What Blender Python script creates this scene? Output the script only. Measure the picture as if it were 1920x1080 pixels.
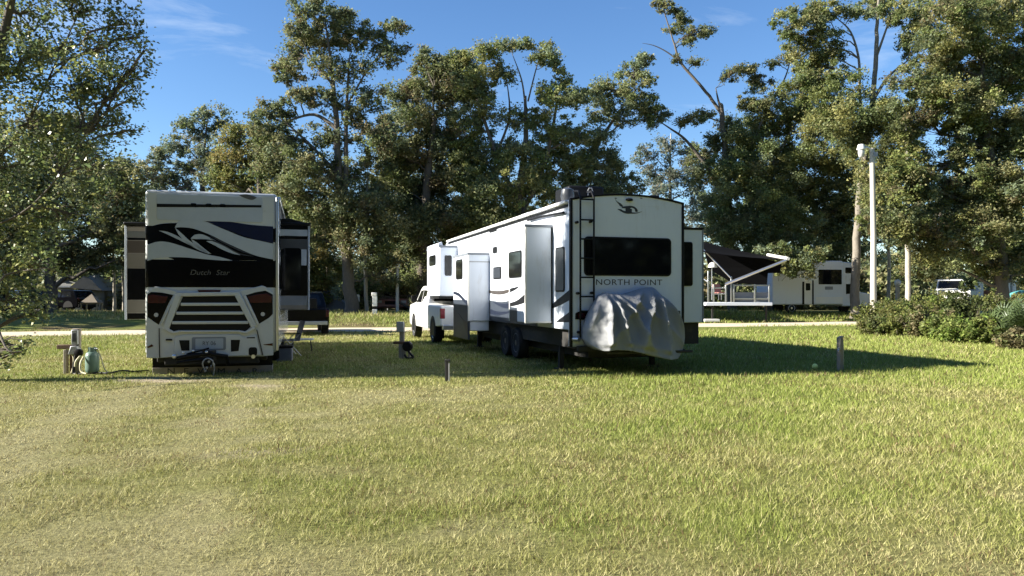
import bpy, bmesh, math, random
import numpy as np
from mathutils import Vector

SC = bpy.context.scene
COL = SC.collection
for o in list(SC.objects):
    bpy.data.objects.remove(o)
R = math.radians
random.seed(7)

# ---------------------------------------------------------------- camera, sky, sun, exposure
EYE = 1.6
cam_d = bpy.data.cameras.new('camera')
cam_d.sensor_width = 36.0
cam_d.lens = 36.0 * 1400 / 1920
cam_d.shift_y = 15.0 / 1920
cam_d.clip_start = 0.1
cam_d.clip_end = 3000
cam = bpy.data.objects.new('camera', cam_d)
COL.objects.link(cam)
cam.location = (0, 0, EYE)
cam.rotation_euler = (R(90), 0, 0)
SC.camera = cam

SUN_EL, SUN_AZ = 25.0, -98.0          # azimuth clockwise from +Y (the view direction)
world = bpy.data.worlds.new('World')
SC.world = world
world.use_nodes = True
nt = world.node_tree
nt.nodes.clear()
w_out = nt.nodes.new('ShaderNodeOutputWorld')
w_bg = nt.nodes.new('ShaderNodeBackground')
w_sky = nt.nodes.new('ShaderNodeTexSky')
w_sky.sky_type = 'NISHITA'
w_sky.sun_disc = False
w_sky.sun_elevation = R(SUN_EL)
w_sky.sun_rotation = R(SUN_AZ)
w_sky.air_density = 1.0
w_sky.dust_density = 0.15
w_sky.ozone_density = 3.2
w_bg.inputs['Strength'].default_value = 0.068
# thin high cirrus wisps
w_tc = nt.nodes.new('ShaderNodeTexCoord')
w_map = nt.nodes.new('ShaderNodeMapping')
w_map.inputs['Scale'].default_value = (2.2, 2.2, 11.0)
w_map.inputs['Rotation'].default_value = (0, R(9), 0)
w_map.inputs['Location'].default_value = (0.35, 0.1, 0.2)
w_noise = nt.nodes.new('ShaderNodeTexNoise')
w_noise.inputs['Scale'].default_value = 1.6
w_noise.inputs['Detail'].default_value = 7
w_noise.inputs['Roughness'].default_value = 0.62
w_noise.inputs['Distortion'].default_value = 0.5
w_ramp = nt.nodes.new('ShaderNodeMapRange')
w_ramp.inputs['From Min'].default_value = 0.56
w_ramp.inputs['From Max'].default_value = 0.85
w_ramp.inputs['To Max'].default_value = 0.45
w_mix = nt.nodes.new('ShaderNodeMix')
w_mix.data_type = 'RGBA'
w_mix.inputs['B'].default_value = (5.2, 5.8, 6.4, 1)
L = nt.links.new
L(w_tc.outputs['Generated'], w_map.inputs['Vector'])
L(w_map.outputs['Vector'], w_noise.inputs['Vector'])
L(w_noise.outputs['Fac'], w_ramp.inputs['Value'])
L(w_ramp.outputs['Result'], w_mix.inputs['Factor'])
w_hs = nt.nodes.new('ShaderNodeHueSaturation')
w_hs.inputs['Saturation'].default_value = 1.16
w_hs.inputs['Hue'].default_value = 0.506
L(w_sky.outputs['Color'], w_hs.inputs['Color'])
L(w_hs.outputs['Color'], w_mix.inputs['A'])
L(w_mix.outputs['Result'], w_bg.inputs['Color'])
L(w_bg.outputs['Background'], w_out.inputs['Surface'])

sun_d = bpy.data.lights.new('sun', 'SUN')
sun_d.energy = 5.0
sun_d.angle = R(0.5)
sun_d.color = (1.0, 0.94, 0.83)
sun = bpy.data.objects.new('sun', sun_d)
COL.objects.link(sun)
_s = Vector((math.sin(R(SUN_AZ)) * math.cos(R(SUN_EL)), math.cos(R(SUN_AZ)) * math.cos(R(SUN_EL)), math.sin(R(SUN_EL))))
sun.rotation_euler = _s.to_track_quat('Z', 'Y').to_euler()
sun.location = _s * 60

SC.view_settings.view_transform = 'Standard'
SC.view_settings.look = 'None'
SC.view_settings.exposure = 1.58
SC.view_settings.gamma = 1.0
SC.view_settings.use_curve_mapping = False
SC.render.engine = 'CYCLES'
SC.cycles.max_bounces = 6
SC.cycles.diffuse_bounces = 3
SC.cycles.transparent_max_bounces = 8
SC.cycles.caustics_reflective = False
SC.cycles.caustics_refractive = False

# ---------------------------------------------------------------- helpers: places
F = 1400.0
def P(px, py, Y):
    """a pixel of the 1920x1080 photograph at depth Y -> world point"""
    return Vector(((px - 960) / F * Y, Y, EYE + (555 - py) / F * Y))

class Frame:
    """a thing's own upright frame: origin (X,Y) and heading angle"""
    def __init__(s, X, Y, deg):
        s.X, s.Y, s.a = X, Y, R(deg)
        s.c, s.s = math.cos(s.a), math.sin(s.a)
    def loc(s, p):
        dx, dy = p[0] - s.X, p[1] - s.Y
        return Vector((dx * s.c + dy * s.s, -dx * s.s + dy * s.c, p[2]))
    def ray(s, px, py):
        o = s.loc((0, 0, EYE))
        d = s.loc((s.X + (px - 960) / F, s.Y + 1.0, (555 - py) / F))
        return o, d
    def rear(s, px, py, y=0.0):          # hit local plane y = const -> (x, z)
        o, d = s.ray(px, py)
        t = (y - o.y) / d.y
        return (o.x + t * d.x, o.z + t * d.z)
    def side(s, px, py, x):              # hit local plane x = const -> (y, z)
        o, d = s.ray(px, py)
        t = (x - o.x) / d.x
        return (o.y + t * d.y, o.z + t * d.z)

def sstep(a, b, x):
    t = np.clip((x - a) / (b - a), 0, 1)
    return t * t * (3 - 2 * t)

def _hash(ix, iy, seed):
    h = (ix.astype(np.int64) * 374761393 + iy.astype(np.int64) * 668265263 + seed * 1442695041) & 0xFFFFFFFF
    h = ((h ^ (h >> 13)) * 1274126177) & 0xFFFFFFFF
    h = h ^ (h >> 16)
    return (h & 0xFFFF) / 65535.0

def vnoise(x, y, scale, seed=0, octv=3):
    x = np.asarray(x, float) * scale; y = np.asarray(y, float) * scale
    out = 0; amp = 1; tot = 0
    for k in range(octv):
        ix = np.floor(x); iy = np.floor(y)
        fx = x - ix; fy = y - iy
        fx = fx * fx * (3 - 2 * fx); fy = fy * fy * (3 - 2 * fy)
        a = _hash(ix, iy, seed + k); b = _hash(ix + 1, iy, seed + k)
        c = _hash(ix, iy + 1, seed + k); d = _hash(ix + 1, iy + 1, seed + k)
        out = out + amp * (a + (b - a) * fx + (c - a) * fy + (a - b - c + d) * fx * fy)
        tot += amp; amp *= 0.5; x = x * 2.03 + 17.1; y = y * 2.03 - 9.3
    return out / tot

LOT = R(17.0)                            # the camp lots and the lane are turned by this much
def lane_v(X, Y):
    return -X * math.sin(LOT) + Y * math.cos(LOT)
def lane_u(X, Y):
    return X * math.cos(LOT) + Y * math.sin(LOT)

def ground_h(X, Y):
    X = np.asarray(X, float); Y = np.asarray(Y, float)
    v = lane_v(X, Y)
    rise = 0.45 * sstep(39.5, 45.0, v)
    near = 1 - sstep(30, 33, v)
    und = (vnoise(X, Y, 0.35, 3, 2) - 0.5) * 0.07 + (vnoise(X, Y, 1.7, 5, 3) - 0.5) * 0.05
    return rise + und * near * sstep(-5, 2, Y)
def gz(X, Y):
    return float(ground_h(np.array([X]), np.array([Y]))[0])

# ---------------------------------------------------------------- helpers: meshes
class MB:
    def __init__(s): s.v = []; s.f = []
    def add(s, vs, fs):
        n = len(s.v)
        s.v.extend([tuple(p) for p in vs]); s.f.extend([tuple(i + n for i in f) for f in fs])
    def box(s, x0, x1, y0, y1, z0, z1):
        s.add([(x0,y0,z0),(x1,y0,z0),(x1,y1,z0),(x0,y1,z0),(x0,y0,z1),(x1,y0,z1),(x1,y1,z1),(x0,y1,z1)],
              [(0,3,2,1),(4,5,6,7),(0,1,5,4),(1,2,6,5),(2,3,7,6),(3,0,4,7)])
        return s
    def tube(s, pts, r, n=8, caps=True):
        pts = [Vector(p) for p in pts]
        rs = r if isinstance(r, (list, tuple)) else [r] * len(pts)
        vs = []; fs = []
        prev = None
        for i, p in enumerate(pts):
            t = (pts[min(i + 1, len(pts) - 1)] - pts[max(i - 1, 0)])
            if t.length < 1e-9: t = Vector((0, 0, 1))
            t.normalize()
            if prev is None:
                ref = Vector((0, 0, 1)) if abs(t.z) < 0.9 else Vector((1, 0, 0))
                a = t.cross(ref).normalized()
            else:
                a = (prev - t * prev.dot(t)).normalized()
            prev = a
            b = t.cross(a)
            for k in range(n):
                an = 2 * math.pi * k / n
                vs.append(p + (a * math.cos(an) + b * math.sin(an)) * rs[i])
        for i in range(len(pts) - 1):
            for k in range(n):
                k2 = (k + 1) % n
                fs.append((i*n+k, i*n+k2, (i+1)*n+k2, (i+1)*n+k))
        if caps:
            fs.append(tuple(range(n - 1, -1, -1))); fs.append(tuple((len(pts)-1)*n + k for k in range(n)))
        s.add(vs, fs); return s
    def prism(s, poly, fn, t0, t1):
        """poly of (a,b); fn(a,b,t)->xyz"""
        n = len(poly)
        vs = [fn(a, b, t0) for a, b in poly] + [fn(a, b, t1) for a, b in poly]
        fs = [tuple(range(n)), tuple(range(2*n-1, n-1, -1))]
        for i in range(n):
            j = (i + 1) % n
            fs.append((i, i + n, j + n, j))
        s.add(vs, fs); return s
    def lathe(s, prof, c=(0,0,0), axis='z', n=24):
        """prof of (r, h)"""
        vs = []; fs = []
        for r, h in prof:
            for k in range(n):
                a = 2*math.pi*k/n
                x, y = r*math.cos(a), r*math.sin(a)
                p = (x, y, h) if axis == 'z' else ((h, x, y) if axis == 'x' else (x, h, y))
                vs.append((p[0]+c[0], p[1]+c[1], p[2]+c[2]))
        m = len(prof)
        for i in range(m-1):
            for k in range(n):
                k2 = (k+1) % n
                fs.append((i*n+k, i*n+k2, (i+1)*n+k2, (i+1)*n+k))
        fs.append(tuple(range(n-1,-1,-1))); fs.append(tuple((m-1)*n+k for k in range(n)))
        s.add(vs, fs); return s
    def ball(s, c, r, nu=14, nv=9):
        rx, ry, rz = r if isinstance(r, (tuple, list)) else (r, r, r)
        vs = [(c[0],c[1],c[2]-rz)]; fs = []
        for i in range(1, nv):
            ph = -math.pi/2 + math.pi*i/nv
            for k in range(nu):
                a = 2*math.pi*k/nu
                vs.append((c[0]+rx*math.cos(ph)*math.cos(a), c[1]+ry*math.cos(ph)*math.sin(a), c[2]+rz*math.sin(ph)))
        vs.append((c[0],c[1],c[2]+rz)); top = len(vs)-1
        for k in range(nu):
            fs.append((0, 1+(k+1)%nu, 1+k)); fs.append((top, top-nu+k, top-nu+(k+1)%nu))
        for i in range(nv-2):
            for k in range(nu):
                a = 1+i*nu+k; b = 1+i*nu+(k+1)%nu
                fs.append((a, b, b+nu, a+nu))
        s.add(vs, fs); return s
    def build(s, name, mat, parent=None, bevel=0, seg=2, smooth=None):
        me = bpy.data.meshes.new(name)
        me.from_pydata(s.v, [], s.f)
        bm = bmesh.new(); bm.from_mesh(me)
        bmesh.ops.recalc_face_normals(bm, faces=bm.faces[:])
        bm.to_mesh(me); bm.free()
        me.materials.append(mat)
        o = bpy.data.objects.new(name, me); COL.objects.link(o)
        if parent: o.parent = parent
        if bevel:
            m = o.modifiers.new('bevel', 'BEVEL'); m.width = bevel; m.segments = seg
            m.limit_method = 'ANGLE'; m.angle_limit = R(40)
            smooth = 45 if smooth is None else smooth
        if smooth:
            me.polygons.foreach_set('use_smooth', [True] * len(me.polygons))
            me.set_sharp_from_angle(angle=R(smooth))
        return o

def fast_mesh(name, verts, faces, cols=None, mat=None, parent=None, smooth=False):
    verts = np.ascontiguousarray(verts, np.float32); faces = np.ascontiguousarray(faces, np.int32)
    me = bpy.data.meshes.new(name)
    n, (m, k) = len(verts), faces.shape
    me.vertices.add(n); me.vertices.foreach_set('co', verts.ravel())
    me.loops.add(m * k); me.loops.foreach_set('vertex_index', faces.ravel())
    me.polygons.add(m); me.polygons.foreach_set('loop_start', np.arange(m, dtype=np.int32) * k)
    if smooth: me.polygons.foreach_set('use_smooth', np.ones(m, bool))
    me.update(calc_edges=True)
    if cols is not None:
        c4 = np.ones((n, 4), np.float32); c4[:, :3] = cols
        at = me.attributes.new('Col', 'FLOAT_COLOR', 'POINT'); at.data.foreach_set('color', c4.ravel())
    if mat: me.materials.append(mat)
    o = bpy.data.objects.new(name, me); COL.objects.link(o)
    if parent: o.parent = parent
    return o

def thing(name, label, cat, loc=(0, 0, 0), rz=0.0, group=None):
    o = bpy.data.objects.new(name, None); COL.objects.link(o)
    o.empty_display_size = 0.3
    o.location = loc; o.rotation_euler = (0, 0, rz)
    return tag(o, label, cat, group)
def tag(o, label, cat, group=None):
    o['label'] = label; o['category'] = cat
    if group: o['group'] = group
    return o
def kind(o, k): o['kind'] = k; return o
def copy_tree(o, parent=None):
    c = o.copy(); COL.objects.link(c); c.parent = parent
    for ch in list(o.children): copy_tree(ch, c)
    return c

def spline(pts, n=6, closed=False):
    """Catmull-Rom through 2-D points"""
    out = []; m = len(pts)
    for i in range(m if closed else m - 1):
        p0, p1, p2, p3 = (pts[(i-1) % m], pts[i], pts[(i+1) % m], pts[(i+2) % m]) if closed else \
            (pts[max(i-1, 0)], pts[i], pts[i+1], pts[min(i+2, m-1)])
        for k in range(n):
            t = k / n
            out.append(tuple(0.5*((2*p1[j]) + (-p0[j]+p2[j])*t + (2*p0[j]-5*p1[j]+4*p2[j]-p3[j])*t*t
                             + (-p0[j]+3*p1[j]-3*p2[j]+p3[j])*t**3) for j in range(len(p1))))
    if not closed: out.append(tuple(pts[-1]))
    return out
def blade(top, bot, n=6):
    """outline between two smooth open curves, both left to right"""
    a = spline(top, n); b = spline(bot, n)
    b.reverse()
    poly = a + b
    out = []
    for p in poly:
        if not out or (abs(p[0]-out[-1][0]) + abs(p[1]-out[-1][1])) > 1e-4: out.append(p)
    if abs(out[0][0]-out[-1][0]) + abs(out[0][1]-out[-1][1]) < 1e-4: out.pop()
    return out
def rrect(x0, x1, z0, z1, r, n=4):
    r = min(r, abs(x1-x0)/2*.98, abs(z1-z0)/2*.98)
    out = []
    for cx, cz, a0 in ((x1-r, z1-r, 0), (x0+r, z1-r, 90), (x0+r, z0+r, 180), (x1-r, z0+r, 270)):
        for k in range(n+1):
            a = R(a0 + 90*k/n); out.append((cx + r*math.cos(a), cz + r*math.sin(a)))
    return out
onrear = lambda x, z, t: (x, -t, z)
def onside(x0, sgn=-1): return lambda y, z, t: (x0 + sgn*t, y, z)

def text_mesh(s, size, shear=0.0, xs=1.0, ext=0.002, spacing=1.0):
    cu = bpy.data.curves.new('t', 'FONT'); cu.body = s; cu.size = size; cu.shear = shear
    cu.extrude = ext; cu.align_x = 'CENTER'; cu.align_y = 'CENTER'; cu.space_character = spacing
    cu.resolution_u = 3
    ob = bpy.data.objects.new('t', cu); COL.objects.link(ob)
    dg = bpy.context.evaluated_depsgraph_get(); dg.update()
    me = bpy.data.meshes.new_from_object(ob.evaluated_get(dg))
    bpy.data.objects.remove(ob); bpy.data.curves.remove(cu)
    for v in me.vertices: v.co.x *= xs
    return me
def text_obj(name, s, size, mat, parent, loc, rot=(R(90), 0, 0), **k):
    me = text_mesh(s, size, **k); me.materials.clear(); me.materials.append(mat); me.name = name
    o = bpy.data.objects.new(name, me); COL.objects.link(o); o.parent = parent
    o.location = loc; o.rotation_euler = rot
    return o

# ---------------------------------------------------------------- materials
def mat(name, col, rough=0.5, metal=0.0, var=0.12, scale=6.0, bump=0.0, bscale=40.0, dirt=None, coat=0.0, spec=0.5, stretch=(1,1,1)):
    m = bpy.data.materials.new(name); m.use_nodes = True
    t = m.node_tree; b = t.nodes['Principled BSDF']
    b.inputs['Roughness'].default_value = rough; b.inputs['Metallic'].default_value = metal
    b.inputs['Specular IOR Level'].default_value = spec
    b.inputs['Coat Weight'].default_value = coat; b.inputs['Coat Roughness'].default_value = 0.08
    tc = t.nodes.new('ShaderNodeTexCoord')
    mp = t.nodes.new('ShaderNodeMapping'); mp.inputs['Scale'].default_value = stretch
    t.links.new(tc.outputs['Object'], mp.inputs['Vector'])
    n = t.nodes.new('ShaderNodeTexNoise'); n.inputs['Scale'].default_value = scale
    n.inputs['Detail'].default_value = 5; n.inputs['Roughness'].default_value = 0.6
    t.links.new(mp.outputs['Vector'], n.inputs['Vector'])
    mx = t.nodes.new('ShaderNodeMix'); mx.data_type = 'RGBA'
    c = np.array(col)
    mx.inputs['A'].default_value = (*np.clip(c * (1 - var), 0, 1), 1)
    mx.inputs['B'].default_value = (*np.clip(c * (1 + var), 0, 1), 1)
    t.links.new(n.outputs['Fac'], mx.inputs['Factor'])
    last = mx.outputs['Result']
    if dirt:
        dcol, lo, hi, ds = dirt
        n2 = t.nodes.new('ShaderNodeTexNoise'); n2.inputs['Scale'].default_value = ds; n2.inputs['Detail'].default_value = 8
        n2.inputs['Roughness'].default_value = 0.7
        t.links.new(mp.outputs['Vector'], n2.inputs['Vector'])
        mr = t.nodes.new('ShaderNodeMapRange'); mr.inputs['From Min'].default_value = lo; mr.inputs['From Max'].default_value = hi
        t.links.new(n2.outputs['Fac'], mr.inputs['Value'])
        m2 = t.nodes.new('ShaderNodeMix'); m2.data_type = 'RGBA'; m2.inputs['B'].default_value = (*dcol, 1)
        t.links.new(mr.outputs['Result'], m2.inputs['Factor']); t.links.new(last, m2.inputs['A']); last = m2.outputs['Result']
    t.links.new(last, b.inputs['Base Color'])
    if bump:
        n3 = t.nodes.new('ShaderNodeTexNoise'); n3.inputs['Scale'].default_value = bscale; n3.inputs['Detail'].default_value = 6
        t.links.new(mp.outputs['Vector'], n3.inputs['Vector'])
        bp = t.nodes.new('ShaderNodeBump'); bp.inputs['Strength'].default_value = bump; bp.inputs['Distance'].default_value = 0.02
        t.links.new(n3.outputs['Fac'], bp.inputs['Height']); t.links.new(bp.outputs['Normal'], b.inputs['Normal'])
    return m

def leaf_mat(name, rough=0.55, trans=0.38, spec=0.25):
    m = bpy.data.materials.new(name); m.use_nodes = True
    t = m.node_tree; b = t.nodes['Principled BSDF']; out = t.nodes['Material Output']
    a = t.nodes.new('ShaderNodeAttribute'); a.attribute_name = 'Col'
    t.links.new(a.outputs['Color'], b.inputs['Base Color'])
    b.inputs['Roughness'].default_value = rough; b.inputs['Specular IOR Level'].default_value = spec
    tr = t.nodes.new('ShaderNodeBsdfTranslucent')
    hs = t.nodes.new('ShaderNodeHueSaturation'); hs.inputs['Value'].default_value = 1.4; hs.inputs['Saturation'].default_value = 1.0
    t.links.new(a.outputs['Color'], hs.inputs['Color']); t.links.new(hs.outputs['Color'], tr.inputs['Color'])
    mx = t.nodes.new('ShaderNodeMixShader'); mx.inputs['Fac'].default_value = trans
    t.links.new(b.outputs['BSDF'], mx.inputs[1]); t.links.new(tr.outputs['BSDF'], mx.inputs[2])
    t.links.new(mx.outputs['Shader'], out.inputs['Surface'])
    return m

M = {}
M['leaf'] = leaf_mat('leaf')
M['leaf_glossy'] = leaf_mat('glossy_leaf', .38, .34, .55)
M['blade'] = leaf_mat('grass_blade', 0.6, 0.22, 0.2)
M['white'] = mat('white_gelcoat', (.78, .78, .76), .28, var=.03, dirt=((.45, .43, .38), .62, .95, 3.0), coat=.3)
M['white_shell'] = mat('white_fibreglass', (.69, .735, .80), .32, var=.04, dirt=((.42, .40, .36), .58, .95, 2.2), stretch=(1.5, 1.5, .35))
M['cream'] = mat('pearl_paint', (.54, .56, .56), .22, var=.05, dirt=((.30, .27, .21), .6, .95, 2.6), coat=.5)
M['silver_paint'] = mat('silver_paint', (.43, .475, .54), .25, var=.08, coat=.5)
M['black_paint'] = mat('black_paint', (.003, .003, .004), .15, var=.2, coat=.0, spec=.2)
M['navy_paint'] = mat('navy_paint', (.008, .011, .04), .2, var=.2, spec=.35)
M['taupe_paint'] = mat('taupe_paint', (.22, .20, .18), .3, var=.06)
M['grey_paint'] = mat('grey_paint', (.20, .22, .25), .35, var=.07)
M['dark_grey_paint'] = mat('dark_grey_paint', (.055, .06, .07), .35, var=.12)
M['swoosh_blue'] = mat('blue_grey_vinyl', (.035, .045, .07), .35, var=.15)
M['glass'] = mat('tinted_glass', (.006, .0065, .008), .06, var=.2, spec=.35)
M['glass_grey'] = mat('reflecting_glass', (.05, .055, .06), .08, var=.2, spec=.8)
M['rubber'] = mat('tyre_rubber', (.018, .018, .018), .85, var=.25, bump=.2)
M['black_plastic'] = mat('black_plastic', (.007, .007, .0075), .5, var=.2, spec=.2)
M['chassis'] = mat('black_steel', (.022, .021, .02), .7, var=.3, dirt=((.10, .08, .05), .55, .9, 5))
M['alu'] = mat('aluminium', (.62, .63, .64), .32, .9, var=.08)
M['grey_steel'] = mat('galvanised_steel', (.36, .37, .38), .5, .6, var=.15, dirt=((.2, .17, .13), .6, .95, 6))
M['red_lens'] = mat('red_lens', (.045, .003, .005), .2, var=.15, coat=.1)
M['red_bright'] = mat('red_plastic', (.22, .018, .022), .2, var=.1, coat=.4)
M['clear_lens'] = mat('clear_lens', (.5, .5, .5), .1, var=.1, coat=.4)
M['cover'] = mat('silver_cover_cloth', (.27, .275, .28), .68, .0, var=.10, scale=4, bump=.12, bscale=18, spec=.3)
M['cloth_black'] = mat('black_awning_cloth', (.005, .005, .006), .9, var=.3, spec=.08)
M['wood_grey'] = mat('weathered_wood', (.30, .26, .21), .85, var=.3, scale=9, bump=.4, bscale=22, stretch=(4, 4, .6))
M['wood_brown'] = mat('brown_wood', (.13, .075, .045), .8, var=.3, bump=.3, stretch=(3, 3, .6))
M['green_tank'] = mat('pale_green_paint', (.14, .22, .18), .4, var=.12, dirt=((.12, .12, .08), .6, .95, 9))
M['hose_yellow'] = mat('yellowish_hose', (.50, .46, .28), .5, var=.1)
M['ball_yellow'] = mat('tennis_felt', (.85, .92, .30), .9, var=.1, bump=.3, bscale=90)
M['pole_white'] = mat('pale_concrete', (.48, .45, .39), .8, var=.12, scale=3, bump=.2, stretch=(3, 3, .4), dirt=((.3, .27, .2), .6, .95, 2))
M['bark'] = mat('grey_bark', (.115, .098, .078), .95, var=.45, scale=5, bump=.8, bscale=9, stretch=(3, 3, .7))
M['bark_mid'] = mat('mottled_bark', (.21, .185, .15), .9, var=.4, scale=4, bump=.7, bscale=9, stretch=(2, 2, .8), dirt=((.08, .07, .055), .52, .75, 3))
M['bark_pale_lit'] = mat('pale_lit_bark', (.42, .38, .31), .9, var=.35, scale=4, bump=.6, bscale=9, stretch=(2, 2, .8), dirt=((.12, .10, .08), .55, .75, 3))  # lighter bark copy: sunlight on the lit trunks put into the colour
M['twig'] = mat('twig_bark', (.13, .11, .09), .95, var=.3)
M['house_grey'] = mat('grey_siding', (.17, .18, .17), .7, var=.15)
M['roof_grey'] = mat('shingle_grey', (.16, .16, .15), .9, var=.25, scale=14, bump=.3)
M['roof_tan'] = mat('tan_canvas', (.26, .22, .17), .8, var=.15)
M['tin_white'] = mat('white_tin', (.75, .74, .70), .45, var=.06)
M['brick_brown'] = mat('brown_boards', (.20, .075, .045), .85, var=.3)
M['teal'] = mat('teal_tarp', (.10, .34, .33), .45, var=.2, bump=.4, bscale=6)
M['tarp_grey'] = mat('grey_tarp', (.13, .14, .16), .6, var=.2, bump=.5, bscale=5)
M['red_paint'] = mat('faded_red_paint', (.42, .19, .16), .35, var=.15)
M['dark_car'] = mat('dark_car_paint', (.018, .022, .03), .22, var=.2, coat=.5)
M['letters_dark'] = mat('dark_lettering', (.03, .035, .05), .4, var=.1)
M['letters_chrome'] = mat('chrome_lettering', (.10, .10, .10), .4, .3, var=.1)
M['flap_tin'] = mat('dull_tin', (.36, .31, .28), .5, .3, var=.2, dirt=((.12, .09, .07), .5, .9, 5))
M['slide_grey'] = mat('slide_grey_paint', (.105, .11, .11), .3, var=.06)
M['slide_tan'] = mat('slide_tan_paint', (.125, .115, .10), .3, var=.06)
M['vinyl_slate'] = mat('slate_vinyl', (.042, .052, .070), .4, var=.1, spec=.3)
M['vinyl_dark'] = mat('dark_vinyl', (.010, .0105, .013), .4, var=.15, spec=.3)
M['vinyl_navy'] = mat('navy_vinyl', (.012, .017, .034), .4, var=.15, spec=.3)
M['vinyl_taupe'] = mat('taupe_vinyl', (.055, .046, .040), .4, var=.1, spec=.3)
M['plate_white'] = mat('plate_white', (.42, .45, .48), .5, var=.05)

# ---------------------------------------------------------------- ground, lane, grass
def tracks(X, Y):
    """1 in the two worn wheel tracks from the motorhome toward the near lawn"""
    c = -6.05 + (15.1 - Y) * .277 + .25 * np.sin(Y * .5)
    d = np.minimum(np.abs(X - c - 1.0), np.abs(X - c + 1.0)) + (vnoise(X, Y, 1.1, 19, 2) - .5) * .7
    return sstep(.55, .12, d) * (Y < 14.8) * (.45 + .75 * vnoise(X, Y, .5, 20, 2))
def straw_green(X, Y):
    """0 = dry straw, 1 = fresh green, from mown-lawn patches"""
    base = .40 + .44 * sstep(-2.0, 2.5, X - 0.10 * (Y - 5)) * sstep(4.8, 7.5, Y + (vnoise(X, Y, .6, 71) - .5) * 3)
    base = base + .30 * sstep(12.5, 15.5, Y) - .55 * tracks(X, Y) - .22 * sstep(5.6, 4.2, Y)
    n = (vnoise(X, Y, .42, 11, 3) - .5) * .95 + (vnoise(X, Y, 2.2, 23, 3) - .5) * .8
    return np.clip(base + n, 0, 1)
def bare(X, Y):
    """1 = bare sand: worn patches at the coach and by the camera"""
    def spot(x, y, rx, ry, s):
        d = ((X - x) / rx) ** 2 + ((Y - y) / ry) ** 2
        return np.clip(1.25 - d - 1.2 * (vnoise(X, Y, 3.0, s, 3) - .5), 0, 1)
    b = spot(-6.7, 14.1, 1.1, .34, 41) + 0.75 * spot(-4.6, 13.2, .6, .25, 42) + spot(-.25, 4.15, .3, .12, 43) \
        + .5 * spot(.25, 4.7, .2, .08, 44) + .6 * spot(-2.6, 7.6, .5, .06, 45) + .5 * spot(-1.8, 5.1, .6, .1, 46) + .5 * spot(-.2, 5.1, .35, .12, 47) + .5*spot(.4, 5.9, .25, .08, 48) + .5*spot(-3.6, 10.5, .8, .12, 49)
    return np.clip(b, 0, 1)
C_GREEN = np.array([.235, .276, .064]); C_OLIVE = np.array([.280, .280, .090]); C_STRAW = np.array([.395, .362, .175])
C_SAND = np.array([.46, .38, .27]); C_SOIL = np.array([.11, .085, .055])
def turf_col(X, Y):
    g = straw_green(X, Y)[:, None]
    c = np.where(g > .5, C_OLIVE + (C_GREEN - C_OLIVE) * (g - .5) * 2, C_STRAW + (C_OLIVE - C_STRAW) * g * 2)
    return c
def make_ground():
    xs = np.concatenate([[-420, -250, -150, -100, -70], np.arange(-50, 50.01, .4), [70, 100, 150, 250, 420]])
    ys = np.concatenate([[-120, -60, -30, -12], np.arange(-4, 66.01, .4), [72, 80, 95, 120, 170, 260, 500]])
    XX, YY = np.meshgrid(xs, ys)
    x, y = XX.ravel(), YY.ravel()
    z = ground_h(x, y)
    z = z - 0.05 * 0
    nx, ny = len(xs), len(ys)
    i = np.arange(nx * ny).reshape(ny, nx)
    f = np.stack([i[:-1, :-1], i[:-1, 1:], i[1:, 1:], i[1:, :-1]], -1).reshape(-1, 4)
    c = turf_col(x, y) * .74
    s = bare(x, y)[:, None]
    c = c * (1 - s) + C_SAND * s
    v = lane_v(x, y)
    bank = (sstep(38.4, 39.0, v) * (1 - sstep(40.5, 42.5, v)) * sstep(.35, .6, vnoise(x, y, .5, 61, 3)))[:, None]
    c = c * (1 - .8*bank) + np.array([.17, .11, .07]) * .8*bank
    litter = (sstep(44, 50, v) * .75)[:, None]
    c = c * (1 - litter) + np.array([.085, .07, .042]) * litter
    m = bpy.data.materials.new('lawn_soil'); m.use_nodes = True
    t = m.node_tree; b = t.nodes['Principled BSDF']; b.inputs['Roughness'].default_value = .95; b.inputs['Specular IOR Level'].default_value = .1
    a = t.nodes.new('ShaderNodeAttribute'); a.attribute_name = 'Col'
    tc = t.nodes.new('ShaderNodeTexCoord')
    n1 = t.nodes.new('ShaderNodeTexNoise'); n1.inputs['Scale'].default_value = 24; n1.inputs['Detail'].default_value = 8; n1.inputs['Roughness'].default_value = .75
    t.links.new(tc.outputs['Object'], n1.inputs['Vector'])
    mr = t.nodes.new('ShaderNodeMapRange'); mr.inputs['From Min'].default_value = .3; mr.inputs['From Max'].default_value = .72
    mr.inputs['To Min'].default_value = .4; mr.inputs['To Max'].default_value = 1.5
    t.links.new(n1.outputs['Fac'], mr.inputs['Value'])
    vm = t.nodes.new('ShaderNodeVectorMath'); vm.operation = 'SCALE'
    t.links.new(a.outputs['Color'], vm.inputs[0]); t.links.new(mr.outputs['Result'], vm.inputs['Scale'])
    t.links.new(vm.outputs['Vector'], b.inputs['Base Color'])
    bp = t.nodes.new('ShaderNodeBump'); bp.inputs['Strength'].default_value = .9; bp.inputs['Distance'].default_value = .04
    t.links.new(n1.outputs['Fac'], bp.inputs['Height']); t.links.new(bp.outputs['Normal'], b.inputs['Normal'])
    o = fast_mesh('ground', np.stack([x, y, z], 1), f, c, m, smooth=True)
    kind(o, 'structure'); o['label'] = 'mown campground lawn, straw coloured on one side and green on the other'
make_ground()

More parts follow.
